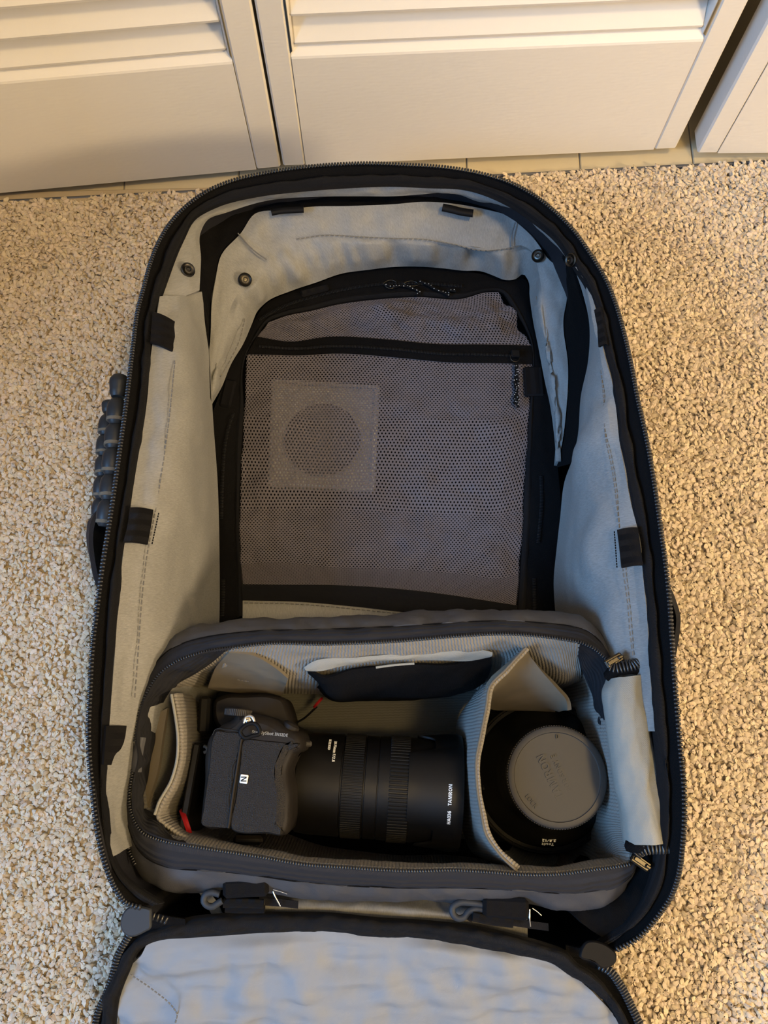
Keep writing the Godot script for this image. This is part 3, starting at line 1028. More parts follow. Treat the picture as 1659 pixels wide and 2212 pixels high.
	# strip of lining round the top, above the side zips
	var top_rows := crease(loft([[V(-173.9, 156.4, -322.5), V(-171, 151.9, -344), V(-162.1, 141.8, -392.5), V(-155.3, 136.6, -414.7), V(-138.9, 133.4, -428.5), V(-105.3, 130.5, -440.9), V(-70.4, 129.2, -446.9), V(-28.6, 128.3, -451.2), V(6.8, 127.9, -452.9), V(34.1, 128.3, -451.2), V(70.5, 129, -447.9), V(101.5, 132.8, -431.2), V(122.3, 137.6, -410.5), V(138, 142.2, -390.5), V(149.3, 147.7, -363.8)], [V(-160.2, 148.4, -331.5), V(-157.7, 143, -357.2), V(-154.8, 134.5, -398.8), V(-151.2, 129.2, -421.3), V(-137.2, 127, -430.9), V(-103.1, 124.8, -440.7), V(-65.6, 123.3, -447.2), V(-25.3, 122.8, -449.4), V(8, 122.7, -450), V(35.5, 122.7, -450), V(67.8, 123.6, -445.6), V(99, 126.6, -432.6), V(120.5, 131.2, -412.8), V(137.5, 135.8, -392.3), V(150.3, 140.9, -367.3)], [V(-147, 136.7, -345.7), V(-149.2, 130, -378.1), V(-152.3, 124, -408.1), V(-147.6, 120.8, -422), V(-132.8, 118.9, -430), V(-100.5, 115.8, -443.7), V(-57.7, 114.6, -448.6), V(-19.6, 114.5, -449.2), V(8.1, 114.5, -449.2), V(32, 114, -451.4), V(57.9, 113.5, -453.6), V(83, 116.1, -442), V(105.8, 116.5, -440.4), V(124.5, 121.2, -419.8), V(140, 126.4, -396), V(152.1, 131.1, -372.7)]], 130, 8), 0.0022, Vector3(0.03, 0.03, 0.03), true, 7.0)
	obj("top_lining", sheet(top_rows, 0.0015, Vector3.UP), M.lining, bag)
	# the black zip band under it
	var band := crease(loft([[V(-144, 86, -274.9), V(-144.7, 100, -310.2), V(-144.9, 116, -331.3), V(-148.6, 126, -352.9), V(-154.1, 114, -388.3), V(-157.3, 107.8, -420.2), V(-152.6, 104.2, -435.4), V(-136.5, 102.5, -443.1), V(-103.3, 99.4, -457.1), V(-59.2, 98.4, -461.6), V(-20.2, 98.2, -462.2), V(8.3, 98.2, -462.2), V(33.7, 97.8, -464.5), V(59.4, 97.3, -466.7), V(85.3, 99.8, -455.4), V(108.7, 100.2, -453.2), V(127.9, 104.9, -432.7), V(144.7, 110.1, -408.2), V(149, 140, -367.4), V(157.2, 134, -339.8), V(166.8, 122, -323.8), V(168.7, 104, -299.1), V(165.7, 88, -277), V(163.7, 74, -243.7), V(159.4, 64, -225.5)], [V(-148.9, 72, -268.3), V(-149.8, 82, -306.3), V(-147.6, 92, -331.4), V(-146.6, 98, -362.9), V(-143.5, 102, -378.2), V(-139.5, 104, -399.6), V(-124, 104, -420.9), V(-111.3, 104, -440.7), V(-86.5, 104, -443.9), V(-65.7, 104, -446.7), V(-29.5, 104, -447.6), V(8.2, 104, -449.5), V(35.2, 104, -451.8), V(63.8, 104, -449.5), V(88.9, 104, -443.9), V(105.9, 104, -438.4), V(117.9, 104, -427.8), V(131.5, 104, -411.8), V(141, 102, -397.3), V(153.9, 98, -387.3), V(157.7, 92, -369.5), V(154.9, 84, -347.9), V(158.8, 74, -310.2), V(156.6, 66, -271.6), V(152.2, 60, -241.5), V(147.3, 54, -224.8)]], 160, 8), 0.003, Vector3(0.03, 0.03, 0.03), true, 2.0)
	obj("zip_band", sheet(band, 0.002, Vector3.UP), M.black_nylon, bag)
	# inner lining between the zip band and the mesh frame: a flat upper part, a seam, a puckered padded part
	var f_line := [V(-149.2, 72, -267), V(-148.5, 84, -305.4), V(-146.4, 92, -331.4), V(-145.5, 98, -358.5), V(-142.6, 102, -377.3), V(-138.7, 104, -398.7), V(-123.1, 104, -420), V(-111.2, 104, -439.8), V(-86.5, 104, -443), V(-65.7, 104, -446.2), V(-29.5, 104, -447.2), V(8.2, 104, -449), V(35.2, 104, -451.4), V(63.7, 104, -449), V(88.9, 104, -443.5), V(105.9, 104, -437.9), V(117.9, 104, -427.3), V(131, 104, -410.9), V(140.1, 102, -396.4), V(152.7, 98, -386.9), V(156.9, 92, -369.5), V(154.1, 84, -347.9), V(158, 74, -310.2), V(155.8, 66, -271.6), V(151.8, 58, -242.2), V(148.2, 52, -227.1)]
	var h_line := [V(-149.1, 68, -272.1), V(-145.3, 77, -300.1), V(-138.5, 86, -323.7), V(-133.8, 90, -345.5), V(-126.6, 92, -366.4), V(-113.3, 93, -383.7), V(-103.9, 94, -401.1), V(-92.4, 94, -414.8), V(-76.4, 94, -421.3), V(-53.2, 93, -425.6), V(-24.1, 92, -424.9), V(7.1, 92, -423.1), V(35.4, 92, -422.2), V(60.8, 92, -417.1), V(84.8, 92, -411.1), V(105, 92, -412.9), V(119.1, 93, -415.5), V(128.6, 94, -408), V(131.4, 94, -398.4), V(134.2, 92, -384.3), V(136.8, 86, -365.5), V(140.1, 78, -338.8), V(146.3, 70, -307.7), V(150, 62, -273.3), V(149.3, 55, -243.3), V(148.1, 51, -227.4)]
	var g_line := [V(-149.8, 62, -276.7), V(-141.2, 62, -294.9), V(-133.5, 62, -318.1), V(-123.9, 62, -337.3), V(-117, 62, -357.2), V(-113.3, 62, -368.2), V(-105.4, 62, -377.9), V(-83.2, 60, -390.7), V(-60.9, 60, -399.2), V(-38.4, 60, -408.1), V(-14.5, 60, -411.9), V(7.4, 60, -414.8), V(29.7, 60, -415.3), V(54.5, 60, -413.4), V(72.5, 60, -411), V(88, 60, -410.5), V(98.8, 60, -406.2), V(110, 60, -401.5), V(119.2, 60, -402.5), V(125.8, 62, -406.4), V(129.7, 62, -400.8), V(130.6, 62, -383.9), V(132.7, 60, -362), V(136.7, 58, -335.8), V(141.1, 55, -305.9), V(145.1, 53, -282.7), V(147.6, 51, -255.4), V(148.3, 50, -228.6)]
	var F := curve(f_line, 170)
	var Hh := curve(h_line, 170)
	var G := curve(g_line, 170)
	var inner := loft([F, lerp_line(F, Hh, 0.6, 0.001), Hh], 170, 7)
	obj("inner_lining", sheet(crease(inner, 0.0035, Vector3(0.035, 0.06, 0.04), true, 1.0), 0.002, Vector3.UP), M.lining, bag)
	var pad := loft([Hh, lerp_line(Hh, G, 0.35, 0.007), lerp_line(Hh, G, 0.75, 0.009), G], 170, 7)
	pad = crease(pad, 0.014, Vector3(0.045, 0.3, 0.14), true, 5.0, -0.7)
	pad = crease(pad, 0.003, Vector3(0.022, 0.08, 0.03), true, 9.0)
	obj("padded_lining", sheet(pad, 0.002, Vector3.UP), M.lining, bag)
	seam([V(-76.2, 96, -419.5), V(-53, 95, -423.8), V(-24, 94, -423.1), V(7.1, 94, -421.3), V(35.3, 94, -420.3), V(60.6, 94, -415.3), V(84.5, 94, -409.3), V(104.7, 94, -411.2), V(118.7, 95, -413.7)], bag.get_node("inner_lining"))
	seam([V(-120, 82, -350.4), V(-124.2, 80, -330.7), V(-132.4, 76, -313.5), V(-139.9, 74, -299.4), V(-146, 70, -287)], bag.get_node("padded_lining"))
	seam([V(132.6, 80, -373.4), V(134.7, 78, -359.7), V(139.1, 74, -337.4), V(143, 68, -313), V(146.5, 62, -281.9), V(148.3, 58, -256.5)], bag.get_node("padded_lining"))
	obj("crease_seam", tube([V(-124.9, 107, -418), V(-112.7, 103, -405.2), V(-100.7, 99, -397.5)], 0.0006, 6, 10), M.seam_thread, bag.get_node("inner_lining"))
	obj("crease_seam", tube([V(112.7, 107, -428.9), V(110.5, 101, -421.6), V(110.7, 95, -413.2)], 0.0006, 6, 10), M.seam_thread, bag.get_node("inner_lining"))
	# black frame round the mesh pocket
	var frame := Shape.new()
	var M1 := curve([V(-116.3, 46, -99), V(-117.5, 46, -124.5), V(-121.8, 46, -166.9), V(-123.5, 46, -211.5), V(-123.1, 47, -276), V(-123.1, 48, -333.5), V(-114.5, 49, -350.4), V(-104.9, 50, -364.7), V(-89.1, 51, -370.6), V(-66.4, 52, -375.2), V(-43.5, 52, -381.3), V(-9.5, 52, -386.5), V(31.4, 52, -389.3), V(70.5, 52, -387.4), V(93.5, 52, -394), V(104.9, 52, -394.5), V(115.8, 51, -379.5), V(126.5, 50, -360), V(132.4, 49, -341.7), V(133, 48, -323.5), V(127.8, 47, -280.4), V(120.3, 46, -211.5), V(114.2, 46, -145.3), V(109.1, 46, -99)], 150)
	var M2 := curve([V(-136.4, 50, -90.9), V(-137.5, 50, -123.8), V(-139.7, 50, -165.9), V(-143.3, 52, -209.6), V(-149.3, 58, -267.6), V(-142, 58, -294.9), V(-134.5, 57, -319.2), V(-124.9, 56, -339), V(-118.1, 55, -359.2), V(-106.5, 55, -380.5), V(-83.8, 55, -392.7), V(-61.3, 55, -401.2), V(-38.8, 54, -410.9), V(-14.6, 54, -415.2), V(7.4, 54, -418.1), V(29.9, 54, -418.6), V(73.1, 54, -414.2), V(99.7, 54, -409.5), V(114.4, 54, -405.6), V(127.1, 54, -407.5), V(132.5, 54, -379.2), V(137.7, 53, -337.4), V(143.1, 52, -302.9), V(147.8, 50, -255.8), V(149.4, 50, -226.1), V(149.6, 50, -182), V(144.8, 48, -144.9), V(142.1, 48, -91.2)], 150)
	add_sheet(frame, crease(loft([M2, lerp_line(M2, M1, 0.5, 0.002), M1], 150, 5), 0.0018, Vector3(0.02, 0.05, 0.02), true, 3.0), 0.002, Vector3.UP)
	obj("pocket_frame", frame.mesh(), M.black_nylon, bag)
	obj("pocket_binding", sheet(loft([lerp_line(M1, M2, 0.02, 0.001), lerp_line(M1, M2, 0.1, 0.003), lerp_line(M1, M2, 0.2, 0.001)], 150, 3), 0.001, Vector3.UP), M.black_twill, bag)
	teeth("coil_zip", [V(-136.9, 52.5, -180.1), V(-137.6, 53.5, -212.5), V(-136.6, 55.5, -245.2), V(-133.5, 56, -264.2), V(-130.4, 56, -274.9)], 0.0013, Vector3(0.003, 0.0008, 0.0009), M.coil, bag)
	teeth("coil_zip", [V(-132.1, 51, -98.3), V(-132.1, 51, -113.6), V(-132.9, 51, -129)], 0.0013, Vector3(0.003, 0.0008, 0.0009), M.coil, bag)
	teeth("coil_zip", [V(134.4, 51, -217.4), V(133.8, 51, -196.8), V(131.5, 51, -176.5), V(128.7, 51, -158.5)], 0.0013, Vector3(0.003, 0.0008, 0.0009), M.coil, bag)
	teeth("coil_zip", [V(124.3, 50, -129.2), V(123.2, 50, -98.5)], 0.0013, Vector3(0.003, 0.0008, 0.0009), M.coil, bag)
	teeth("coil_zip", [V(-111.8, 57, -363.6), V(-91.5, 57, -376.1), V(-62.5, 57, -386.8), V(-29.2, 57, -395.3), V(4.4, 57, -400), V(38, 57, -400), V(71.6, 57, -397.2)], 0.0013, Vector3(0.003, 0.0008, 0.0009), M.coil, bag)
	# mesh pocket in two fields with a zip between them, a band below and a strip of lining under that
	var lower := loft([[V(-123.1, 48, -334.4), V(-76.7, 50, -331.6), V(-43.2, 51, -332.9), V(13, 52, -328.4), V(57.8, 52, -323.9), V(113.5, 51, -323.5), V(133, 48, -324)], [V(-123.1, 47, -276), V(-92.5, 53, -271.8), V(-52.1, 54, -269.3), V(12.7, 53, -269.7), V(68.7, 53, -269.7), V(109.2, 52, -272.2), V(127.6, 48, -280)], [V(-122.7, 47, -189.8), V(-89.6, 53, -188.1), V(-50.5, 54, -187.8), V(12.3, 51, -186.6), V(66.7, 51, -184.6), V(97.9, 51, -184.6), V(118.4, 47, -189.8)], [V(-119.8, 46, -141.8), V(-88.4, 50, -142.9), V(-49.8, 50, -139), V(12.1, 48, -137.4), V(65.6, 48, -133.5), V(96.1, 49, -129.4), V(112.9, 46, -133.9)], [V(-117.5, 46, -124.5), V(-84.3, 47, -124.3), V(-40.1, 47, -123.9), V(22.4, 47, -119.7), V(64.1, 47, -114.2), V(88.2, 46, -110.6), V(109.4, 46, -107.1)]], 60, 14)
	var mesh_low := obj("mesh_pocket", net(crease(lower, 0.004, Vector3(0.05, 0.06, 0.03), true, 6.0), 0.0030, 0.00178), M.net, bag)
	note(stuff(mesh_low), "grey net pocket with fine round holes")
	var upper := loft([[V(-104.7, 51, -363.7), V(-88.9, 52, -369.6), V(-66.4, 52, -374.7), V(-43.4, 53, -380.3), V(-9.5, 53, -385.4), V(31.3, 53, -388.2), V(70.4, 53, -386.4), V(93.3, 53, -393), V(104.7, 53, -393.4)], [V(-111.6, 50, -354.5), V(-90.9, 56, -355.9), V(-66, 58, -359.4), V(-37.3, 54, -365.3), V(0.2, 60, -365.2), V(37.6, 57, -365.9), V(78.8, 60, -366.6), V(104.1, 57, -370.1), V(120.7, 51, -366.9)], [V(-114.5, 49, -350.4), V(-83.8, 50, -344.8), V(-52.2, 51, -349.4), V(1.9, 52, -346.6), V(47, 52, -342), V(91.7, 52, -341.5), V(116.5, 50, -342.1), V(132.4, 49, -341.7)]], 60, 16)
	note(stuff(obj("mesh_pocket", net(crease(upper, 0.011, Vector3(0.05, 0.05, 0.03), true, 8.0), 0.0030, 0.00178), M.net, bag)), "grey net above the pocket zip")
	obj("pocket_zip_band", sheet(loft([[V(-114.2, 51, -349.8), V(-83.5, 52, -344.3), V(-52, 53, -348.3), V(1.9, 54, -345.5), V(46.9, 54, -341), V(91.5, 54, -340.5), V(132.5, 51, -340.7)], [V(-117.6, 53, -340.6), V(-78.1, 54, -336.9), V(-47.2, 55, -339.1), V(8.4, 56, -335.9), V(51.5, 56, -331.4), V(94.7, 55, -331), V(132.2, 52, -331.1)], [V(-122.7, 50, -333), V(-76.6, 51, -331.6), V(-43.1, 52, -332.9), V(13, 53, -327.9), V(57.7, 53, -323.4), V(113.3, 52, -323), V(132.8, 49, -323.5)]], 50, 5), 0.001, Vector3.UP), M.black_nylon, bag)
	teeth("coil_zip", [V(-111, 55, -338.2), V(-77.9, 56, -335.4), V(-47, 57, -337.2), V(8.4, 58, -334), V(51.3, 58, -329.5), V(94.4, 57, -329.1), V(115, 56, -328.7)], 0.0013, Vector3(0.0024, 0.0006, 0.0009), M.coil, bag)
	obj("pocket_base_band", sheet(loft([[V(-118.1, 47, -125.1), V(-84.2, 48, -124.5), V(-40.1, 48, -124.1), V(22.4, 48, -119.9), V(64, 48, -114.5), V(88.1, 47, -110.8), V(110.1, 47, -107.3)], [V(-117.1, 49, -117.8), V(-72.4, 49, -117), V(-26.5, 49, -113.9), V(22.3, 49, -110.1), V(64.8, 49, -107), V(109.7, 48, -103.3)], [V(-116.7, 47, -111.5), V(-70.9, 47, -110.4), V(-18.9, 47, -105.8), V(22.3, 47, -101.2), V(64.8, 47, -98.9), V(110.4, 47, -97.4)]], 40, 4), 0.001, Vector3.UP), M.black_twill, bag)
	var strip := loft([[V(-117.2, 45, -114.6), V(-71.1, 45, -113), V(-18.9, 45, -108.4), V(22.3, 45, -103.8), V(65.1, 45, -100.7)], [V(-116.1, 46, -93.3), V(-70.5, 46, -93.3), V(-18.8, 46, -91.4), V(22.2, 46, -91.4), V(64.7, 46, -91.4)]], 40, 6)
	obj("lower_lining", sheet(strip, 0.001, Vector3.UP), M.lining, bag)
	seam([V(-115.1, 47, -109.6), V(-70.8, 47, -108.5), V(-18.9, 47, -103.9), V(15.4, 47, -100.4)], bag.get_node("lower_lining"))
	# webbing loops sewn to the lining, a row each side
	for q in [
		[[V(-172.8, 167.3, -308.5), V(-158.1, 157, -305.7)], [V(-171.7, 170.7, -292.9), V(-156.5, 160, -292.4)], [V(-170.6, 173.6, -279.7), V(-155.7, 166, -276.8)]],
		[[V(-167.7, 196.9, -148.1), V(-155.7, 184, -150.2)], [V(-167.6, 198.8, -135.3), V(-156.1, 185, -137.9)], [V(-168.8, 200.7, -123.6), V(-157, 186, -125.5)]],
		[[V(-168.2, 203.8, -8.7), V(-161.8, 184, -9)], [V(-168, 203.7, 2.7), V(-163.4, 181, 2.8)], [V(-168.1, 202.2, 14), V(-165.4, 178, 14.6)]],
		[[V(155, 188, -135.2), V(165.6, 199.1, -134)], [V(155.3, 189, -122), V(165.6, 201.2, -120.4)], [V(155.3, 190, -109), V(165.8, 202.1, -108.3)]],
		[[V(158.8, 158, -314.5), V(163.5, 166.5, -312)], [V(159.5, 162, -297.5), V(163.4, 170.3, -294.6)], [V(158.3, 166, -280.2), V(163.2, 174.1, -277.6)]]]:
		var r := loft(q, 8, 4)
		for row in r:
			for k in row.size():
				row[k].y += 0.002 + 0.003 * sin(PI * k / 8.0)
		obj("webbing_loop", sheet(r, 0.0015, Vector3.UP), M.webbing, bag)
	seam([V(-151.6, 187, -147.7), V(-153, 187, -137.4), V(-154.3, 188, -125.4)], bag.get_node("side_lining"), 0.0012, M.webbing)
	seam([V(153.8, 188, -134.6), V(153.5, 189, -122), V(153.1, 190, -109)], bag.get_node("side_lining_001"), 0.0012, M.webbing)
	snap(V(-155.4, 144, -359.5), Vector3(0.55, 0.8, 0.15), 0.0058, bag)
	snap(V(-118.6, 98, -378.8), Vector3(0.3, 0.85, 0.4), 0.0058, bag)
	snap(V(131.4, 103, -398.5), Vector3(-0.35, 0.85, 0.35), 0.0055, bag)
	snap(V(146.3, 153, -362.5), Vector3(-0.8, 0.5, 0.3), 0.0055, bag)
	# black toggles at the top
	obj("toggle", tube([V(-96.7, 110, -436.4), V(-91.2, 110, -437.8), V(-77.3, 110, -439.1), V(-69, 110, -439.6)], 0.0032, 10, 10, 0.7), M.black_plastic, bag)
	obj("toggle", tube([V(50.3, 110, -441.4), V(57.8, 110, -439.6), V(67.7, 110, -436.8), V(76.4, 110, -435.5)], 0.0036, 10, 10, 0.7), M.black_plastic, bag)
	# web tabs and cord pulls on the pocket frame
	obj("web_tab", box(V(-136.3, 57, -291.9), Vector3(0.010, 0.004, 0.026), 0.0015, Basis(Vector3.UP, -0.16)), M.webbing, bag)
	obj("web_tab", box(V(132.2, 52, -305.5), Vector3(0.017, 0.004, 0.028), 0.0015, Basis(Vector3.UP, 0.02)), M.webbing, bag)
	obj("web_tab", box(V(-62.7, 57, -392.5), Vector3(0.026, 0.004, 0.007), 0.0015, Basis(Vector3.UP, 0.28)), M.webbing, bag)
	obj("zip_slider", box(V(116.4, 58, -329.5), Vector3(0.008, 0.003, 0.007), 0.001), M.black_plastic, bag)
	var rg := []
	for k in 17:
		rg.append(V(115.8, 58, -325.9) + Vector3(cos(k * TAU / 16.0), 0, sin(k * TAU / 16.0)) * 0.0042)
	obj("pull_ring", tube(rg, 0.0004, 6), M.gunmetal, bag)
	cord_pull([V(115.7, 57, -320.1), V(116.2, 57, -311.7), V(114.6, 57, -302.8), V(115.4, 57, -294), V(113.9, 57, -286.6), V(116.8, 57, -278.8)], bag)
	cord_pull([V(117.4, 57, -320.1), V(117, 57, -311.7), V(116.9, 57, -300.6), V(115.7, 57, -291.9), V(116.2, 57, -284.9), V(112.9, 57, -282.3)], bag)
	cord_pull([V(1, 58, -398.9), V(8.6, 58, -395.6), V(16.1, 58, -397.1), V(24.5, 58, -394.7), V(31.6, 58, -390.9), V(29.4, 58, -386.3)], bag)
	cord_pull([V(31.7, 58, -402.3), V(38.8, 58, -398.5), V(46.3, 58, -393.8), V(53.7, 58, -390), V(59.5, 58, -387.2), V(58, 58, -391.9), V(65.1, 58, -391.4)], bag)
	obj("pull_ring", tube([V(-0.6, 58, -399.4), V(3.6, 58, -402.3), V(8.6, 58, -402.3), V(12, 58, -399.4), V(8.6, 58, -394.7), V(3.6, 58, -394.7), V(-0.6, 58, -399.4)], 0.0004, 6, 14), M.gunmetal, bag)
	obj("pull_ring", tube([V(17.8, 58, -399.4), V(23.3, 58, -401.8), V(28.8, 58, -400.8), V(31.7, 58, -398), V(25.4, 58, -396.6), V(20.3, 58, -397.5), V(17.8, 58, -399.4)], 0.0004, 6, 14), M.gunmetal, bag)
	# pale lining that shows between the camera cube and the lid
	obj("bottom_lining", sheet(crease(loft([[V(-83.5, 122, 97), V(-40.1, 122, 98.5), V(-9.1, 122, 99.9), V(52.7, 122, 104.1), V(95.7, 122, 107.5)], [V(-81.2, 136, 103.9), V(-39, 136, 105), V(-8.9, 136, 106.1), V(51.2, 136, 110), V(93, 136, 115.4)], [V(-81.7, 130, 113.9), V(-39.2, 130, 113.9), V(-8.9, 130, 115.2), V(51.5, 130, 118.8), V(93.6, 130, 124.8)]], 60, 6), 0.002, Vector3(0.03, 0.05, 0.03)), 0.001, Vector3.UP), M.lining, bag)
	obj("bottom_lining", sheet(loft([[V(-123.2, 128, 96.1), V(-119.2, 128, 101.7), V(-111.8, 128, 112.9)], [V(-116.4, 128, 96.1), V(-111.2, 128, 101.7), V(-105.2, 128, 111.5)]], 8, 3), 0.001, Vector3.UP), M.lining, bag)
	# black lining in the near corners
	obj("corner_lining", sheet(crease(loft([[V(166, 197.2, -47.7), V(166, 197.6, -22.1), V(166.8, 197.3, 5.5), V(167.2, 193.8, 32.5), V(165.6, 191, 53.8), V(164.4, 180.5, 73.3), V(161.5, 167.6, 90.9), V(153.1, 156.4, 107.4), V(137.1, 150, 119.3)], [V(171.6, 150, -45.7), V(171.2, 150, -18), V(170.6, 150, 11.9), V(168.7, 150, 40.9), V(165.9, 150, 60.7), V(161.5, 150, 77.4), V(154.5, 150, 91.1), V(142.4, 150, 102), V(123.7, 150, 110)], [V(160.6, 60, -42.1), V(160.9, 60, -13.9), V(160.4, 60, 13.7), V(158.2, 60, 47.3), V(155.6, 60, 63.8), V(152.1, 60, 75.2), V(145.3, 60, 83.2), V(136.3, 60, 89.7), V(120.6, 60, 92.8)]], 80, 10), 0.006, Vector3(0.03, 0.05, 0.04)), 0.0015, Vector3(-1, 0.6, 0)), M.black_nylon, bag)
	make_lid(bag)
	# stretch pocket on the left flank
	var pk := crease(loft([[V(-205.9, 150, -162.4), V(-209.5, 152, -151.5), V(-210.3, 152, -143), V(-208, 152, -126.1), V(-205, 152, -114.5), V(-199.1, 150, -96.8)], [V(-216.2, 120, -169.2), V(-220.8, 118, -158.8), V(-221.7, 118, -149.8), V(-218.9, 118, -131.9), V(-214.8, 118, -117.8), V(-208.6, 118, -102.2)], [V(-201.7, 30, -194.5), V(-202.4, 30, -182), V(-202, 30, -171.7), V(-200.1, 30, -151.2), V(-197.3, 30, -135.1), V(-193.9, 30, -117.1)]], 24, 8), 0.003, Vector3(0.03, 0.04, 0.03))
	obj("side_pocket", sheet(pk, 0.003, Vector3(-1, 0.3, 0)), M.outer_nylon, bag)
	obj("side_pocket", sheet(crease(loft([[V(185, 190, -102.2), V(192.9, 180, -91.7), V(196.8, 176, -79.9), V(193.6, 180, -67.2), V(186.2, 190, -51.2)], [V(184.8, 120, -115.7), V(189.5, 110, -103.5), V(192.3, 106, -90.2), V(189.9, 110, -75.9), V(184.1, 120, -58)], [V(178.7, 20, -135), V(181.3, 15, -119.7), V(181.8, 15, -103.6), V(180.7, 15, -87.7), V(177.3, 20, -67.7)]], 24, 8), 0.002, Vector3(0.03, 0.04, 0.03)), 0.003, Vector3(1, 0.3, 0)), M.outer_nylon, bag)


func make_lid(bag: Node3D) -> void:
	var r := [
		[V(-150.8, 142, 124.4), V(-131.1, 142, 120.2), V(-113.7, 142, 119.1), V(-76.2, 142, 117.2), V(-31.2, 142, 117.2), V(6.1, 142, 120.7), V(25, 142, 120.7), V(52, 142, 125), V(85.4, 142, 130.8), V(107.2, 142, 135.6)],
		[V(-155.5, 142, 133), V(-126, 144, 127.2), V(-96.7, 144, 125.9), V(-67.4, 144, 125.1), V(-31, 144, 125.1), V(6, 144, 127.7), V(29.5, 144, 128.8), V(58.7, 144, 132), V(90.7, 144, 136.2), V(115.9, 142, 141.9)],
		[V(-163.2, 136, 142.6), V(-126.2, 140, 138.7), V(-96.9, 140, 137.1), V(-67.5, 140, 136.1), V(-31, 140, 136.1), V(6, 140, 138.2), V(35.4, 140, 140.3), V(64.7, 140, 142.7), V(93.8, 140, 145.6), V(125.9, 136, 149.2)],
		[V(-170.1, 130, 159.7), V(-126.5, 134, 156), V(-97.1, 134, 155.5), V(-67.6, 134, 155.5), V(-31.1, 134, 156), V(6, 134, 156.6), V(35.5, 134, 157.6), V(64.8, 134, 159.2), V(103, 134, 159.2), V(139, 130, 159.7)],
		[V(-172.4, 124, 175.1), V(-126.7, 128, 173.9), V(-97.2, 128, 173.9), V(-67.7, 128, 173.9), V(-31.1, 128, 173.9), V(6, 128, 173.9), V(35.6, 128, 173.9), V(73.9, 128, 173.9), V(109.4, 128, 172.9), V(149.1, 124, 172.8)],
		[V(-176.6, 105, 209.6), V(-128.7, 110, 207.9), V(-98.7, 110, 207.9), V(-68.8, 110, 207.9), V(-31.6, 110, 207.9), V(6.1, 110, 207.9), V(36.1, 110, 207.9), V(75.1, 110, 207.9), V(111, 110, 207.9), V(160.5, 105, 206.9)],
		[V(-179.7, 70, 265.1), V(-133.9, 72, 264.3), V(-71.6, 72, 264.3), V(-9.2, 72, 264.3), V(53.2, 72, 264.3), V(115.5, 72, 264.3), V(163, 70, 262.5)],
		[V(-163.7, 25, 328.3), V(-107.7, 25, 333.7), V(-42.3, 25, 336.5), V(23, 25, 336.5), V(88.4, 25, 333.7), V(144.5, 25, 325.5)]]
	var g := loft(r, 90, 12)
	g = crease(g, 0.009, Vector3(0.16, 0.2, 0.035), true, 12.0)
	g = crease(g, 0.004, Vector3(0.03, 0.1, 0.045), true, 15.0)
	var o := obj("lid_lining", sheet(g, 0.002, Vector3.UP), M.daylit_lid_cloth, bag)
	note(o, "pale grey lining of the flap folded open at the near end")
	seam([V(-162, 138, 142.9), V(-146.3, 137, 152.4), V(-133.7, 134, 163.1), V(-131.5, 132, 167.1), V(-132.8, 130, 173.4)], o, 0.0018)
	var low := []
	for row in g:
		var q := PackedVector3Array()
		for p in row:
			q.append(p - Vector3(0, 0.0035, 0))
		low.append(q)
	obj("lid_shell", sheet(low, 0.010, Vector3.UP), M.outer_nylon, bag)
	var outer := curve([V(-196.9, 80, 245.2), V(-189.6, 102, 210.6), V(-183.1, 124, 175.1), V(-180, 132, 157.9), V(-173.3, 138, 144.5), V(-165.6, 144, 131.2), V(-157.1, 150, 120.6), V(-145.4, 152, 114.4), V(-129.4, 152, 109.3), V(-101.3, 152, 105.9), V(-75.6, 150, 105.7), V(-31.1, 148, 106.6), V(-8.7, 148, 108.8), V(31.6, 148, 111.2), V(58.3, 150, 113.7), V(84.4, 152, 118.6), V(101.6, 152, 122.8), V(115.4, 152, 128), V(121.8, 150, 134.8), V(129.5, 148, 139.4), V(137.4, 146, 146.1), V(143.6, 142, 153.9), V(152.2, 134, 165.7), V(157.1, 128, 173.9), V(168.1, 104, 209.9), V(175.5, 80, 245.2)], 220)
	var innr := curve([V(-181.8, 84, 243.6), V(-177.2, 104, 209.9), V(-172.4, 124, 175.1), V(-169.8, 131, 159.5), V(-162.9, 137, 142.3), V(-155, 143, 128), V(-150, 145, 124.6), V(-142, 146, 122), V(-126, 146, 120.7), V(-101.9, 145, 119.3), V(-75.9, 144, 118.1), V(-31.2, 143, 118.3), V(-8.7, 143, 121), V(24.9, 143, 121.8), V(51.9, 143, 126.1), V(79.4, 143, 130.6), V(96.8, 143, 133.3), V(106.9, 143, 136.2), V(114.7, 142, 141.9), V(125.6, 139, 147.4), V(133.5, 136, 153.4), V(140, 132, 159.7), V(146.7, 128, 167.4), V(151, 124, 175.1), V(160.5, 104, 209.9), V(165.1, 84, 243.6)], 220)
	var b := loft([lerp_line(outer, innr, 0.0, -0.006), lerp_line(outer, innr, 0.25, 0.002), lerp_line(outer, innr, 0.7, 0.003), lerp_line(outer, innr, 1.04, -0.002)], 220, 4)
	obj("lid_binding", sheet(crease(b, 0.0035, Vector3(0.016, 0.05, 0.016), true, 20.0), 0.0015, Vector3.UP), M.black_twill, bag)
	teeth("lid_zipper", [V(-160.7, 150, 118.5), V(-168.6, 142, 130.8), V(-173.6, 135, 145.2), V(-178.9, 128, 157.6), V(-184.2, 122, 167.2), V(-189.1, 115, 185.2)], 0.0023, Vector3(0.0048, 0.0015, 0.0020), M.tooth, bag)
	teeth("lid_zipper", [V(135.7, 146, 136.2), V(140.2, 146, 138.3), V(149.2, 140, 148.7), V(157.2, 132, 162.6), V(163.3, 126, 174.5), V(169.5, 114, 193.4)], 0.0023, Vector3(0.0055, 0.0016, 0.0020), M.tooth, bag)
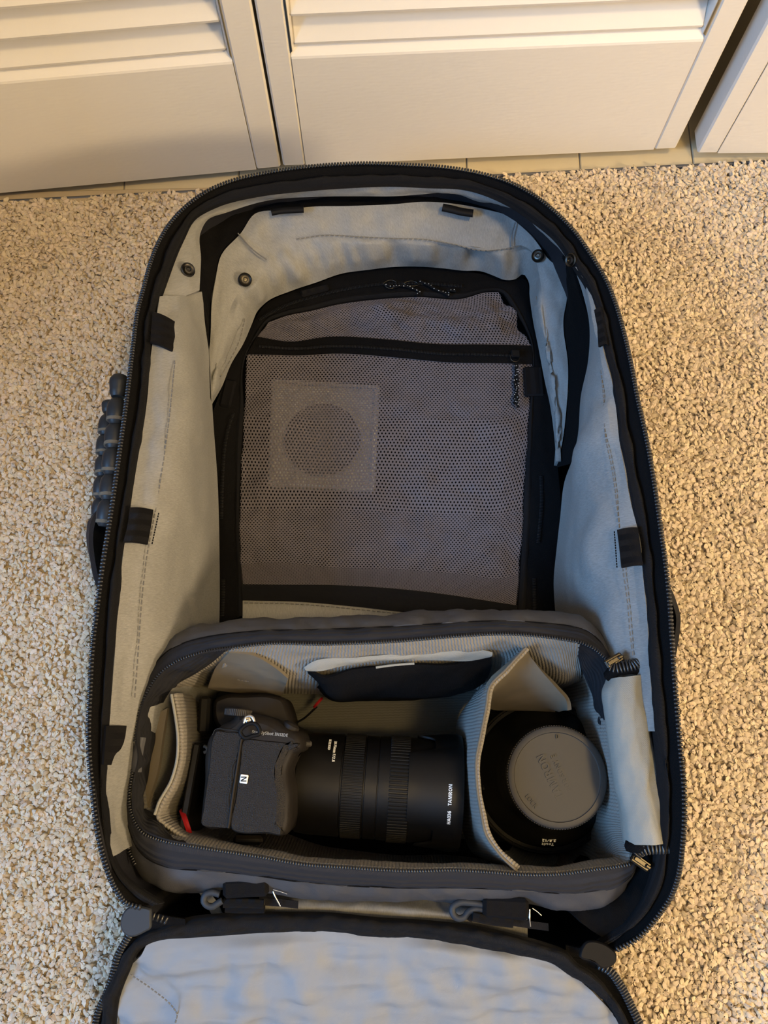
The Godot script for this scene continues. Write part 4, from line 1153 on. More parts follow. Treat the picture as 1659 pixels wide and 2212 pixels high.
	obj("zipper_tape", sheet(loft([[V(-149.5, 143, 123.2), V(-159, 136, 133.3), V(-165.5, 130, 147), V(-172.2, 124, 160.8), V(-177.4, 116, 177.5), V(-181.1, 108, 192.7)], [V(-163.9, 147, 119.1), V(-171.2, 139, 131.5), V(-176.3, 132, 146), V(-181.6, 125, 158.4), V(-187, 119, 168.1), V(-191.8, 112, 186.1)]], 30, 2), 0.001, Vector3.UP), M.black_nylon, bag)
	obj("zipper_tape", sheet(loft([[V(115.1, 143, 131.7), V(125.9, 139, 143.2), V(135.8, 134, 153.4), V(144.6, 126, 166.6), V(152.4, 118, 179.5), V(159.4, 110, 194.7)], [V(137.8, 145, 134.9), V(142.6, 144, 137.8), V(151.3, 139, 147.9), V(159.3, 131, 162.1), V(165.4, 125, 174.3), V(171.6, 112, 193.5)]], 30, 2), 0.001, Vector3.UP), M.black_nylon, bag)
	teeth("lid_zipper", [V(-143.3, 160, 105.4), V(-139.5, 160, 106.5), V(-136.2, 160, 107.5), V(-133.2, 160, 109.1)], 0.0022, Vector3(0.0045, 0.0014, 0.0019), M.tooth, bag)
	obj("zipper_tape", sheet(loft([[V(-159.3, 152, 103.7), V(-146.1, 152, 104.8), V(-135.7, 152, 106.9), V(-125.4, 152, 108.5)], [V(-159.5, 149, 112.9), V(-146.2, 149, 114.2), V(-135.9, 149, 115), V(-125.6, 149, 115)], [V(-161, 143, 123.2), V(-150.1, 143, 123.2), V(-139.8, 143, 122.1), V(-126.8, 143, 119.4)]], 16, 3), 0.001, Vector3.UP), M.black_nylon, bag)
	var p1 := Shape.new()
	p1.prism(ring_curve([V(-157.2, 170, 98.9), V(-152, 170, 96.6), V(-146.9, 170, 97.6), V(-142.8, 170, 98.6), V(-141.9, 170, 99.2), V(-141.7, 170, 101.5), V(-141.3, 170, 106.6), V(-141.2, 170, 109), V(-141.7, 170, 110), V(-144.1, 170, 111.3), V(-148.2, 170, 113.3), V(-151.7, 170, 114.3), V(-156.9, 170, 112.8), V(-159.8, 170, 108.4), V(-159.9, 170, 104.1)], 40), [Vector2(0.0006, 0), Vector2(0, 0.0008), Vector2(0, 0.0024), Vector2(0.001, 0.0032)], Vector3.UP)
	note(obj("zipper_pull", p1.mesh(), M.tab_rubber, bag), "rounded slate grey rubber pull tab")
	obj("zipper_tape", sheet(loft([[V(115.1, 145, 124.9), V(126.7, 145, 127), V(139.2, 145, 128.6)], [V(115.2, 142, 133.5), V(126.8, 142, 136.7), V(139.3, 142, 137.7)]], 10, 3), 0.001, Vector3.UP), M.black_nylon, bag)
	var p2 := Shape.new()
	p2.prism(ring_curve([V(120.8, 156, 128.7), V(129, 156, 131.5), V(133.3, 156, 134.6), V(138.8, 156, 134.1), V(142.7, 156, 131.3), V(143.3, 156, 126.9), V(138.2, 156, 121.9), V(124.5, 156, 120.4)], 40), [Vector2(0.0006, 0), Vector2(0, 0.0008), Vector2(0, 0.0024), Vector2(0.001, 0.0032)], Vector3.UP)
	note(obj("zipper_pull", p2.mesh(), M.black_plastic, bag), "rounded black pull tab")


# ---------- padded camera cube inside the backpack ----------


func make_cube() -> void:
	var cube := thing("camera_cube", "dark grey padded camera cube with an unzipped lid, filling the near half of the backpack", "camera cube")
	var o_line := [V(-173.2, 150, 20.4), V(-173.3, 152, 11.8), V(-170.8, 155, -8.9), V(-166.8, 156, -20.9), V(-162.2, 156, -36.3), V(-159.3, 156, -51.7), V(-151.8, 156, -64.5), V(-140.5, 156, -71.4), V(-120.9, 156, -77.1), V(-90.8, 156, -80), V(-60.3, 156, -81), V(-9.4, 156, -83.5), V(22.5, 156, -84.8), V(73.3, 156, -86.7), V(111.2, 156, -85.4), V(130.2, 156, -83.5), V(142.3, 156, -79.1), V(149.3, 156, -69.9), V(153.7, 156, -57), V(159.6, 150, -42.6), V(162, 150, -12), V(166, 150, 29.4), V(166.7, 150, 57.9), V(164.2, 150, 73.3), V(160.7, 148, 83.2), V(155.7, 146, 93.4), V(147.1, 146, 101.3), V(133.3, 146, 104.3), V(113.1, 146, 104.3), V(97, 146, 101.6), V(65.4, 146, 100), V(31.9, 146, 99.7), V(6.1, 146, 99.7), V(-26.2, 146, 98.9), V(-55.1, 146, 96.7), V(-80.1, 146, 93.7), V(-105.5, 146, 92), V(-121.8, 146, 92.6), V(-143.4, 146, 91.5), V(-158.4, 146, 82.4), V(-165, 146, 71), V(-168.8, 146, 58.3), V(-171.6, 148, 38.7)]
	var t_line := [V(-160.8, 172, 20.7), V(-161, 174, 8.5), V(-159.5, 175, -2.3), V(-158.3, 175, -14.1), V(-154.6, 176, -27.1), V(-151.3, 176, -34.7), V(-146.1, 176, -41.8), V(-137, 176, -49.3), V(-121, 176, -55.3), V(-100.5, 176, -58.6), V(-80.2, 176, -61.3), V(-38.8, 176, -61.3), V(2.6, 176, -62.8), V(52.1, 176, -66.8), V(76.2, 176, -68), V(100.3, 176, -66.8), V(118.5, 176, -64.3), V(130.5, 176, -61.9), V(139.6, 176, -57.1), V(145.6, 176, -51.4), V(149.3, 172, -38), V(150.7, 172, -8.6), V(153.8, 172, 28.2), V(155.1, 172, 55.7), V(154.5, 172, 69.1), V(153, 172, 73.9), V(145.2, 172, 75), V(127.9, 172, 77.1), V(110.9, 172, 79.2), V(88, 172, 79.7), V(65.6, 172, 78.1), V(43, 172, 77.1), V(20.1, 172, 77.6), V(-4.1, 172, 76.8), V(-23.6, 172, 75.5), V(-49.4, 172, 73.9), V(-75.6, 172, 69.7), V(-101.6, 172, 65.9), V(-121.4, 172, 63), V(-141.2, 172, 59.2), V(-150.4, 172, 55.7), V(-157.8, 172, 47), V(-161, 172, 36)]
	var n := 320
	var O := PackedVector3Array(ring_curve(o_line, n))
	var T := PackedVector3Array(ring_curve(t_line, n))
	# matching the two loops: each rim point takes the nearest point of the zipper line, moving steadily
	var T2 := PackedVector3Array()
	for k in n:
		var best := 0
		var bd := 1e9
		for j in range(-26, 27):
			var q := (k + j + n) % n
			var d := O[k].distance_to(T[q]) + absf(j) * 0.0004
			if d < bd:
				bd = d
				best = q
		T2.append(T[best])
	var TS := PackedVector3Array()
	for k in n:      # smooth the matching
		var p := Vector3.ZERO
		for j in range(-4, 5):
			p += T2[(k + j + n) % n]
		TS.append(p / 9.0)
	var deep := func(p: Vector3, y: float, k: float) -> Vector3: return Vector3(p.x * k, y, (p.z - 0.01) * k + 0.01)
	var seam_l := PackedVector3Array()
	var top_l := PackedVector3Array()
	var side1 := PackedVector3Array()
	var side2 := PackedVector3Array()
	var low1 := PackedVector3Array()
	for k in n:
		seam_l.append(O[k].lerp(TS[k], 0.52) + Vector3(0, 0.004, 0))
		top_l.append(O[k].lerp(TS[k], 0.25) + Vector3(0, 0.004, 0))
		side1.append(deep.call(O[k], O[k].y - 0.03, 1.01))
		side2.append(deep.call(O[k], 0.06, 0.99))
		low1.append(deep.call(O[k], 0.028, 0.95))
	var close := func(l: PackedVector3Array) -> PackedVector3Array:
		var c := PackedVector3Array(l)
		c.append(l[0])
		return c
	var body := loft([close.call(seam_l), close.call(top_l), close.call(O), close.call(side1), close.call(side2), close.call(low1)], n, 4)
	body = crease(body, 0.0030, Vector3(0.03, 0.04, 0.03), false, 2.0)
	obj("shell", sheet(body, 0.0015, Vector3(0, 1, 0)), M.cube_nylon, cube)
	var tape := loft([close.call(lerp_line(O, TS, 0.50, 0.0045)), close.call(lerp_line(O, TS, 0.75, 0.004)), close.call(lerp_line(O, TS, 1.0, 0.0))], n, 3)
	obj("zipper_tape", sheet(crease(tape, 0.0012, Vector3(0.02, 0.02, 0.02), false, 4.0), 0.0008, Vector3.UP), M.zip_tape, cube)
	obj("piping", tube(Array(close.call(lerp_line(O, TS, 0.51, 0.0040))), 0.0006, 6), M.black_nylon, cube)
	# zipper teeth: one run round the far side, one round the near side
	note(teeth("zipper", [V(-159, 176, 0), V(-157.8, 177, -14), V(-154, 178, -27), V(-150.7, 178, -34.6), V(-145.6, 178, -41.7), V(-136.5, 178, -49.1), V(-120.5, 178, -55.1), V(-100.1, 178, -58.4), V(-79.9, 178, -61.1), V(-38.7, 178, -61.1), V(2.6, 178, -62.6), V(51.9, 178, -66.5), V(75.9, 178, -67.7), V(99.9, 178, -66.5), V(118, 178, -64.1), V(130, 178, -61.7), V(139.1, 178, -56.9), V(145.6, 178, -50.6)], 0.0017, Vector3(0.0024, 0.0010, 0.0014), M.tooth, cube), "black zipper teeth along the far rim")
	note(teeth("zipper", [V(-159.6, 174, 18.1), V(-160.2, 174, 35.9), V(-156.9, 174, 46.8), V(-149.9, 174, 55.5), V(-140.7, 174, 59), V(-120.9, 174, 62.7), V(-101.3, 174, 65.7), V(-75.3, 174, 69.4), V(-49.2, 174, 73.6), V(-23.5, 174, 75.2), V(-4.1, 174, 76.5), V(20.1, 174, 77.3), V(42.9, 174, 76.8), V(65.3, 174, 77.9), V(87.7, 174, 79.4), V(110.5, 174, 78.9), V(127.4, 174, 76.8), V(144.7, 174, 74.7), V(153, 174, 73.4)], 0.0017, Vector3(0.0024, 0.0010, 0.0014), M.tooth, cube), "black zipper teeth along the near rim")
	teeth("zipper", [V(-168, 160, 31.7), V(-167.7, 158, 45.9), V(-165.8, 156, 57.3), V(-162.8, 156, 68.4), V(-158, 156, 77.2)], 0.0017, Vector3(0.0024, 0.0010, 0.0014), M.tooth, cube)
	# smooth patch with an eyelet on the left rim
	var pt := loft([[V(-172.9, 153, 20), V(-173.6, 153, 11.8), V(-172.5, 153, 3.6), V(-170.6, 153, -3)], [V(-165.1, 167, 19.5), V(-165.5, 167, 11.5), V(-164.3, 167, 3.5), V(-162.7, 167, -2.6)], [V(-155.7, 176, 19.2), V(-155.7, 176, 11.3), V(-155.2, 176, 3.4), V(-154.1, 176, -2)], [V(-153.9, 173, 19.3), V(-153.9, 173, 11.4), V(-153.4, 173, 3.4), V(-152.6, 173, -1.7)]], 10, 4)
	obj("end_patch", sheet(pt, 0.0015, Vector3.UP), M.cube_nylon, cube)
	var ey := Shape.new()
	ey.lathe([Vector2(0.0062, -0.0005), Vector2(0.0062, 0.0012), Vector2(0.0045, 0.0018), Vector2(0.003, 0.0008), Vector2(0, 0.0006)], 24, Transform3D(along(Vector3(-0.85, 0.5, 0.0)), V(-167.7, 164, 9.8)))
	obj("eyelet", ey.mesh(), M.black_plastic, cube)
	# ribbed inner walls and floor
	var wall_rows := []
	for q in [[0.0015, 0.170], [0.0045, 0.155], [0.006, 0.12], [0.007, 0.07], [0.010, 0.032]]:
		var ring := flat_loop(Array(TS), q[0], func(_y): return q[1])
		for k in n:      # the near wall bulges out below its rim
			ring[k].z += 0.022 * smoothstep(0.045, 0.075, ring[k].z) * smoothstep(0.165, 0.11, q[1])
		wall_rows.append(close.call(ring))
	obj("inner_wall", sheet(crease(loft(wall_rows, n, 4), 0.0015, Vector3(0.04, 0.05, 0.04), true, 1.0), 0.002, Vector3(0, 0.2, 1)), M.ribbed_felt, cube)
	var fl := Shape.new()
	fl.prism(Array(flat_loop(ring_curve(t_line, 80), 0.004, func(_y): return 0.028)), [Vector2(0, 0), Vector2(0, 0.007)], Vector3.UP)
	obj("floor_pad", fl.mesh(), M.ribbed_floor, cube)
	# pale far wall below the zipper, standing a little proud
	var fw := loft([[V(-101.2, 175, -57.2), V(-80.3, 175, -60.2), V(-38.9, 175, -60.2), V(2.6, 175, -61.7), V(52.1, 175, -65.7), V(76.3, 175, -66.9), V(100.4, 175, -65.7), V(118.6, 175, -63.2), V(128.9, 175, -60.8)], [V(-105, 166, -56), V(-81.5, 166, -56.9), V(-39.4, 166, -55.7), V(2.6, 166, -56.6), V(52.8, 166, -59.1), V(77.3, 166, -61.5), V(101.9, 166, -62.1), V(120.3, 166, -59.7), V(131.3, 160, -55.7)], [V(-110.7, 150, -48.8), V(-85.3, 150, -47.3), V(-53.6, 150, -47), V(2.7, 150, -50.1), V(54.1, 150, -53.8), V(79.4, 150, -57.6), V(104.4, 150, -55.1), V(123.1, 150, -48.8), V(136.9, 140, -46.5)], [V(-127.2, 60, -38.6), V(-98, 60, -36.4), V(-54.3, 60, -35), V(3.1, 60, -35), V(62.1, 60, -38.6), V(90.8, 60, -38.6), V(119.6, 60, -38.6), V(141.4, 60, -38.6), V(153.3, 60, -42.1)]], 110, 8)
	obj("far_padding", sheet(crease(fw, 0.002, Vector3(0.04, 0.04, 0.04), true, 3.0), 0.003, Vector3(0, 0.4, 1)), M.ribbed_felt, cube)
	# worn tan patch of hook-and-loop felt at the left end of the far wall
	obj("felt_patch", sheet(crease(loft([[V(-102.6, 172, -56), V(-87.6, 168, -54.6), V(-74.5, 160, -48), V(-65.5, 150, -40.7)], [V(-114.5, 150, -48.8), V(-98.7, 145, -46.1), V(-81.7, 140, -40.2), V(-69.8, 130, -35.8)], [V(-128.4, 110, -36.3), V(-111.7, 105, -34), V(-88.6, 100, -32.9), V(-74.9, 100, -32.2)]], 26, 8), 0.002, Vector3(0.03, 0.03, 0.03)), 0.002, Vector3(0.2, 0.5, 1)), M.loop_felt, cube)
	# pocket in the far wall with a pale elastic mouth
	obj("pocket_mouth", sheet(crease(loft([[V(-53.9, 158, -47.5), V(-49, 161, -50.6), V(-21.6, 163, -53.5), V(9.5, 163, -56), V(40.6, 163, -57.5), V(65.5, 163, -58.8), V(73.2, 161, -57.4)], [V(-53.2, 158, -46), V(-48.1, 160, -48), V(-21.6, 162, -50.9), V(9.5, 162, -53.6), V(40.6, 162, -55.5), V(64.1, 161, -56.2), V(72.9, 160, -55.4)], [V(-51.5, 156, -45.2), V(-43.6, 157, -45.1), V(-29.6, 157, -48.2), V(9.6, 157, -52.6), V(41, 156, -52.3), V(58.4, 154, -52.2), V(71.7, 157, -54.4)]], 60, 4), 0.0012, Vector3(0.02, 0.02, 0.02)), 0.0012, Vector3(0, 0.8, 0.5)), M.pale_cloth, cube)
	obj("wall_pocket", sheet(crease(loft([[V(-52.6, 154, -46), V(-40.4, 156, -40.9), V(-21.7, 157, -46.1), V(0.2, 158, -48.1), V(22, 158, -49.4), V(44.1, 156, -49.2), V(60, 154, -51.6), V(73.3, 154, -54.7)], [V(-51.6, 144, -44.9), V(-39.2, 150, -37), V(-20.3, 152, -40), V(3.3, 153, -42.1), V(25.3, 153, -43.3), V(47.6, 150, -43.8), V(62.1, 148, -47.4), V(74, 142, -49.5)], [V(-49.2, 80, -37.4), V(-38.3, 84, -29.6), V(-17.2, 86, -28.9), V(7.1, 86, -29.6), V(31.7, 84, -31), V(54.6, 82, -33.9), V(65.5, 80, -37.4), V(74.5, 80, -42.6)], [V(-52.3, 40, -37.5), V(-40.9, 40, -31.7), V(-18.5, 40, -31.7), V(7.7, 40, -31.7), V(33.9, 40, -33.2), V(58.2, 40, -36.1), V(69.6, 40, -39.7), V(79.1, 40, -43.4)]], 50, 8), 0.003, Vector3(0.04, 0.04, 0.03)), 0.002, Vector3(0, 0.4, 1)), M.black_nylon, cube)
	obj("pocket_trim", tube([V(-5.5, 158, -47.5), V(3.3, 158, -48.8), V(12.7, 158, -49.7), V(20.5, 158, -50.3)], 0.0009, 6, 12), M.pale_cloth, cube)
	# mesh cloth hanging inside the zipper on the left and at the corners
	obj("lid_gusset", sheet(crease(loft([[V(-99.9, 179, -57.7), V(-120.3, 179, -54.1), V(-136.2, 179, -48.1), V(-145.2, 179, -40.7), V(-153.1, 179, -26.1), V(-156.3, 179, -13.7), V(-156.8, 179, -2.3), V(-154.6, 179, 11.2), V(-156, 179, 22.4), V(-156.3, 179, 33.4), V(-153.9, 179, 45.3), V(-146.9, 179, 53.6), V(-138.1, 179, 57.1), V(-119.3, 179, 61.1)], [V(-102.6, 176, -57.4), V(-118.8, 172, -49.9), V(-132.5, 170, -42.6), V(-141.7, 168, -35.8), V(-150.2, 167, -23.4), V(-153.6, 166, -13.1), V(-154.6, 166, -2.3), V(-154.4, 166, 11.5), V(-154.8, 166, 25.7), V(-154.4, 167, 38.3), V(-149.6, 168, 46.8), V(-142.2, 170, 52.6), V(-135.6, 172, 56.5), V(-123.3, 174, 61.4)], [V(-104.5, 172, -57.2), V(-117.1, 162, -49), V(-127.4, 156, -43.4), V(-142.9, 154, -33.7), V(-148.4, 154, -24), V(-153, 154, -14.3), V(-151.7, 154, -1.2), V(-153.8, 154, 11.8), V(-154.9, 154, 25.4), V(-156.8, 158, 39.8), V(-147.7, 158, 45.9), V(-141.3, 160, 53), V(-136.3, 162, 57.5), V(-129.8, 166, 61.2)]], 130, 6), 0.004, Vector3(0.02, 0.03, 0.018)), 0.001, Vector3(0.3, 1, 0)), M.mesh_cloth, cube)
	obj("lid_gusset", sheet(crease(loft([[V(128.3, 175, -61.7), V(135.7, 175, -58.7), V(141.5, 175, -54.2), V(146.1, 175, -46.7), V(147.1, 175, -34.8), V(147.4, 175, -23.1)], [V(129.1, 168, -59.5), V(134.8, 160, -51), V(139.5, 156, -41.5), V(142.8, 152, -30.1), V(144.3, 150, -18), V(146.5, 148, -6)], [V(130.2, 160, -56.6), V(135.5, 150, -45.7), V(140.2, 144, -36.8), V(144.3, 138, -29.3), V(146.6, 130, -20.2), V(150.4, 120, -6.3)]], 30, 6), 0.003, Vector3(0.02, 0.03, 0.02)), 0.001, Vector3(-0.5, 1, 0.2)), M.mesh_cloth, cube)
	# lid folded over the right edge: a roll of pale cloth with zipper ends
	var le := curve([V(145.8, 182, -38.4), V(142.1, 184, -31.3), V(141.9, 186, -19.7), V(142.6, 186, -10.1), V(143.5, 186, 9.4), V(145.1, 186, 26.2), V(147, 186, 38.8), V(147.7, 186, 51.4), V(148.9, 184, 60.8)], 50)
	var ri := curve([V(168.6, 180, -40.6), V(168.2, 182, -32.9), V(167.7, 184, -20.7), V(168.9, 184, -6.5), V(170.5, 184, 8.1), V(172.2, 184, 24.6), V(173, 184, 40.3), V(172.9, 184, 54.2), V(174.2, 182, 58.9)], 50)
	var rl := loft([lerp_line(le, ri, 0.08, -0.020), le, lerp_line(le, ri, 0.2, 0.0085), lerp_line(le, ri, 0.5, 0.0120), lerp_line(le, ri, 0.8, 0.0075), ri, lerp_line(le, ri, 0.92, -0.020)], 50, 5)
	note(obj("lid_roll", sheet(crease(rl, 0.0022, Vector3(0.012, 0.05, 0.04), true, 3.0), 0.0015, Vector3.UP), M.pale_cloth, cube), "pale cloth lid folded over into a roll")
	for e in [[[V(146, 178, -39.9), V(148.9, 184, -43.6), V(155.8, 186, -44.6), V(163.8, 184, -44.2), V(169, 178, -41.7)]], [[V(150.5, 180, 61.8), V(153.8, 186, 62.1), V(160, 188, 61.9), V(167.4, 186, 60.6), V(174, 180, 59.1)]]]:
		obj("lid_hem", tube(e[0], 0.0042, 8, 20), M.black_nylon, cube)
	teeth("zipper", [V(145.6, 186, -45.7), V(148.5, 188, -44.4), V(153.3, 190, -45.1), V(159.2, 190, -46), V(164.2, 188, -48.5)], 0.0021, Vector3(0.0062, 0.0014, 0.0017), M.tooth, cube)
	teeth("zipper", [V(146.9, 184, -48.3), V(150.1, 186, -47.2), V(154.6, 188, -47.9), V(160.6, 188, -48.5), V(165.5, 186, -50.4)], 0.0021, Vector3(0.0040, 0.0014, 0.0017), M.tooth, cube)
	teeth("zipper", [V(152.9, 186, 66.3), V(155.8, 190, 63.7), V(160.9, 192, 62.5), V(167.3, 191, 62.6), V(173.3, 188, 62.4)], 0.0021, Vector3(0.0062, 0.0014, 0.0017), M.tooth, cube)
	for e in [[V(147.9, 185, -49.6), 0.5], [V(156.5, 180, 71.3), -0.6]]:
		var sl := Shape.new()
		var bs := Basis(Vector3.UP, e[1])
		sl.box(e[0], Vector3(0.0125, 0.0035, 0.006), 0.0009, bs)
		sl.box(e[0] + bs * Vector3(0.004, 0.0032, 0), Vector3(0.0035, 0.003, 0.0022), 0.0006, bs)
		sl.box(e[0] + bs * Vector3(-0.0005, 0.0024, 0), Vector3(0.009, 0.0014, 0.0028), 0.0004, bs)
		note(obj("zip_slider", sl.mesh(), M.gunmetal, cube), "dark bronze zipper slider")
	# elastic hook straps that hold the cube in the backpack
	hook_strap(cube, [V(-104.5, 152, 94.1), V(-109.3, 152, 93), V(-113.6, 152, 94.6), V(-114.3, 152, 97.8), V(-112.1, 152, 100.5), V(-108.3, 152, 101.1), V(-105.4, 152, 99.4), V(-102.6, 152, 97.8)], [V(-87.6, 154, 89.9), Vector3(0.029, 0.006, 0.011), -0.05], [V(-102, 150, 99.5), V(-91.1, 150, 99.5), V(-76.4, 150, 100.1)], [V(-101.3, 146, 103.5), V(-91.6, 146, 104), V(-76.2, 146, 103.8)], [V(-76.1, 148, 99.1), V(-64.8, 148, 99.9), V(-54.8, 148, 101)], [V(-70.5, 152, 92.4), V(-68.6, 152, 96.2), V(-66, 150, 101.1)], [V(-70.3, 154, 91), V(-65.8, 154, 92.1), V(-61.4, 154, 93.5)])
	hook_strap(cube, [V(63.1, 150, 100.6), V(54.6, 150, 99.3), V(47.2, 150, 99.5), V(43.3, 150, 102.5), V(43.9, 150, 106.2), V(47, 150, 108.4), V(50.9, 150, 107.6), V(53.6, 150, 104.6), V(58.9, 150, 103), V(63, 150, 103.6)], [V(76.9, 152, 102.1), Vector3(0.029, 0.006, 0.013), 0.05], [V(55.9, 152, 106.9), V(67.3, 152, 109.1), V(81.2, 152, 110.7)], [V(53.6, 148, 109.8), V(55.5, 148, 106.6), V(56.7, 148, 105)], [V(81.4, 147, 111.1), V(92.7, 147, 112.7), V(104.4, 147, 114.1)], [V(92.1, 152, 102.7), V(91.8, 152, 108.3), V(92.5, 150, 112.9)], [V(93.7, 153, 102), V(96.5, 153, 103.8), V(99.3, 153, 106.2)])


func hook_strap(cube: Node3D, ring: Array, web: Array, roll: Array, roll2: Array, bar: Array, wire: Array, wire2: Array) -> void:
	var h := Node3D.new()
	put(h, "hook_strap", cube)
	obj("hook", tube(ring, 0.0021, 10, 40), M.tab_rubber, h)
	var s := Shape.new()
	s.box(web[0], web[1], 0.0022, Basis(Vector3.UP, -web[2]))
	obj("webbing", s.mesh(), M.webbing, h)
	obj("elastic_loop", tube(roll, 0.0029, 12, 16), M.webbing, h)
	obj("elastic_loop", tube(roll2, 0.0024, 12, 12), M.webbing, h)
	obj("strap_end", sheet(loft([Array(roll_shift(bar, -0.0022)), Array(roll_shift(bar, 0.0022))], 10, 2), 0.0015, Vector3.UP), M.webbing, h)
	note(obj("wire", tube(wire, 0.0006, 6, 8), M.steel, h), "thin bright wire")
	note(obj("wire", tube(wire2, 0.0004, 6, 8), M.steel, h), "thin bright wire")


func roll_shift(l: Array, d: float) -> Array:
	var out := []
	for p in l:
		out.append(p + Vector3(0, 0, d))
	return out


# ---------- dividers ----------
func upright(top: Array, foot: Array, thick: float) -> ArrayMesh:     # a padded wall with a rounded top edge
	var a := curve(top, 70)
	var f := curve(foot, 70)
	var half := []
	var off := PackedVector3Array()
	for k in 71:
		var d: Vector3 = a[mini(k + 1, 70)] - a[maxi(k - 1, 0)]
		off.append(Vector3(-d.z, 0, d.x).normalized() * thick)
	var rows := []
	for q in [[0.0, 1.0], [0.0, 0.66], [0.0, 0.33], [0.0, 0.04], [0.25, 0.0], [0.75, 0.0], [1.0, 0.04], [1.0, 0.33], [1.0, 0.66], [1.0, 1.0]]:
		var row := PackedVector3Array()
		for k in 71:
			var p: Vector3 = a[k].lerp(f[k], q[1]) + off[k] * q[0]
			if q[0] == 0.25 or q[0] == 0.75:
				p.y += 0.0006
			row.append(p)
		rows.append(row)
	var s := Shape.new()
	var g := loft(rows, 70, 3)
	g = crease(g, 0.0016, Vector3(0.03, 0.03, 0.03), false, 6.0)
	add_sheet(s, g, 0.0, Vector3.UP)
	return s.mesh()


func make_dividers() -> void:
	var d1 := thing("padded_divider", "tan ribbed felt divider curving along the cube's left end, behind the camera", "divider")
	obj("panel", upright([V(-139.9, 166, -29.4), V(-136.1, 166, -14.3), V(-133.7, 166, -1.2), V(-133.4, 166, 12.1), V(-136.4, 166, 24.9), V(-143.4, 166, 38.6), V(-145.3, 166, 45.8), V(-134.6, 162, 56.7), V(-124.1, 160, 63)], [V(-148.3, 45, -32.9), V(-141.5, 45, -17.4), V(-138.4, 45, -1.4), V(-138.2, 45, 14.7), V(-140.9, 45, 30.3), V(-147.2, 45, 45.7), V(-148.1, 45, 53.5), V(-138.9, 45, 65.3), V(-127.9, 45, 70.6)], -0.0035), M.ribbed_felt, d1)
	obj("edge_binding", tube([V(-139.7, 168, -29.3), V(-135.9, 168, -14.2), V(-133.5, 168, -1.2), V(-133.3, 168, 12), V(-136.2, 168, 24.8), V(-143.2, 168, 38.5), V(-145.3, 167, 45.2)], 0.0010, 6, 50), M.pale_cloth, d1)
	obj("backing", sheet(loft([[V(-144.4, 152, -21), V(-146.1, 152, -1.2), V(-147.7, 152, 18.8), V(-151.3, 152, 35), V(-153.2, 152, 43)], [V(-154.2, 150, -16.5), V(-153.6, 150, 0), V(-154.6, 150, 18.9), V(-156.7, 150, 35.2), V(-158, 150, 42.3)], [V(-162.3, 60, -19.1), V(-161.7, 60, 0), V(-163.1, 60, 21.9), V(-165.3, 60, 40.7), V(-166.1, 60, 49)]], 40, 6), 0.003, Vector3(1, 0.3, 0)), M.loop_felt, d1)
	var d2 := thing("padded_divider", "grey ribbed felt divider standing between the camera lens and the wide lens", "divider")
	obj("panel", upright([V(93.3, 176, -59.5), V(79.3, 176, -45.1), V(68.3, 176, -34.2), V(65.3, 175, -20.2), V(61.5, 175, -2.9), V(58.4, 175, 11.3), V(58.3, 174, 27.3), V(60.4, 174, 43.8), V(63.3, 173, 56.7), V(69.7, 172, 65.9), V(82.5, 168, 77.7)], [V(96.1, 45, -63.4), V(82.3, 45, -46.8), V(70.8, 45, -34), V(59.2, 45, -17.8), V(56.6, 45, -0.7), V(56.3, 45, 14), V(56.2, 45, 33.8), V(57.5, 45, 54.2), V(60.7, 45, 68.6), V(67.4, 45, 81.8), V(81.3, 45, 89.1)], -0.0032), M.ribbed_felt, d2)
	obj("edge_binding", tube([V(92.9, 178, -58.7), V(79, 178, -44.3), V(68.4, 178, -33.7), V(65.5, 178, -20), V(61.4, 178, -2.8), V(58.3, 178, 11.3), V(58.2, 178, 27.1), V(60.3, 178, 43.5), V(63, 178, 56.1), V(69.2, 178, 65.2), V(82.2, 170, 77.6)], 0.0009, 6, 60), M.loop_felt, d2)
	obj("end_flap", sheet(crease(loft([[V(95, 165, -58.2), V(105.8, 160, -44.9), V(117.6, 152, -33.2), V(124.7, 145, -25.9), V(126, 140, -19.9)], [V(71.3, 165, -34.8), V(71.7, 150, -30.2), V(82.5, 120, -25.4), V(103.9, 110, -22.6), V(123.8, 110, -20.6)], [V(68.8, 150, -18), V(72, 135, -21), V(85.1, 100, -21.3), V(106.3, 95, -21.1), V(126.8, 95, -19.8)]], 30, 6), 0.002, Vector3(0.03, 0.03, 0.03)), 0.003, Vector3(0, 0.6, 1)), M.loop_felt, d2)
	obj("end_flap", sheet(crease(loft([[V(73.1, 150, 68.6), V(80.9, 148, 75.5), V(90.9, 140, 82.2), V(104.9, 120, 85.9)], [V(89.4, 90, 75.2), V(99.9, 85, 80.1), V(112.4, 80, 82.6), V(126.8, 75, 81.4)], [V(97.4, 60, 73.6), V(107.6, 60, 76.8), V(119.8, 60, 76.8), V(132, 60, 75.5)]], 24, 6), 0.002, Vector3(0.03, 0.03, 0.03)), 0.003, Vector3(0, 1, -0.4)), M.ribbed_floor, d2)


# ---------- camera ----------
func letters(text: String, bold: bool, deep: float) -> TextMesh:
	var f := SystemFont.new()
	f.font_names = PackedStringArray(["Droid Sans"])
	f.font_weight = 700 if bold else 400
	var t := TextMesh.new()
	t.font = f
	t.text = text
	t.font_size = 48
	t.pixel_size = 0.01
	t.depth = deep
	t.curve_step = 2.0
	return t


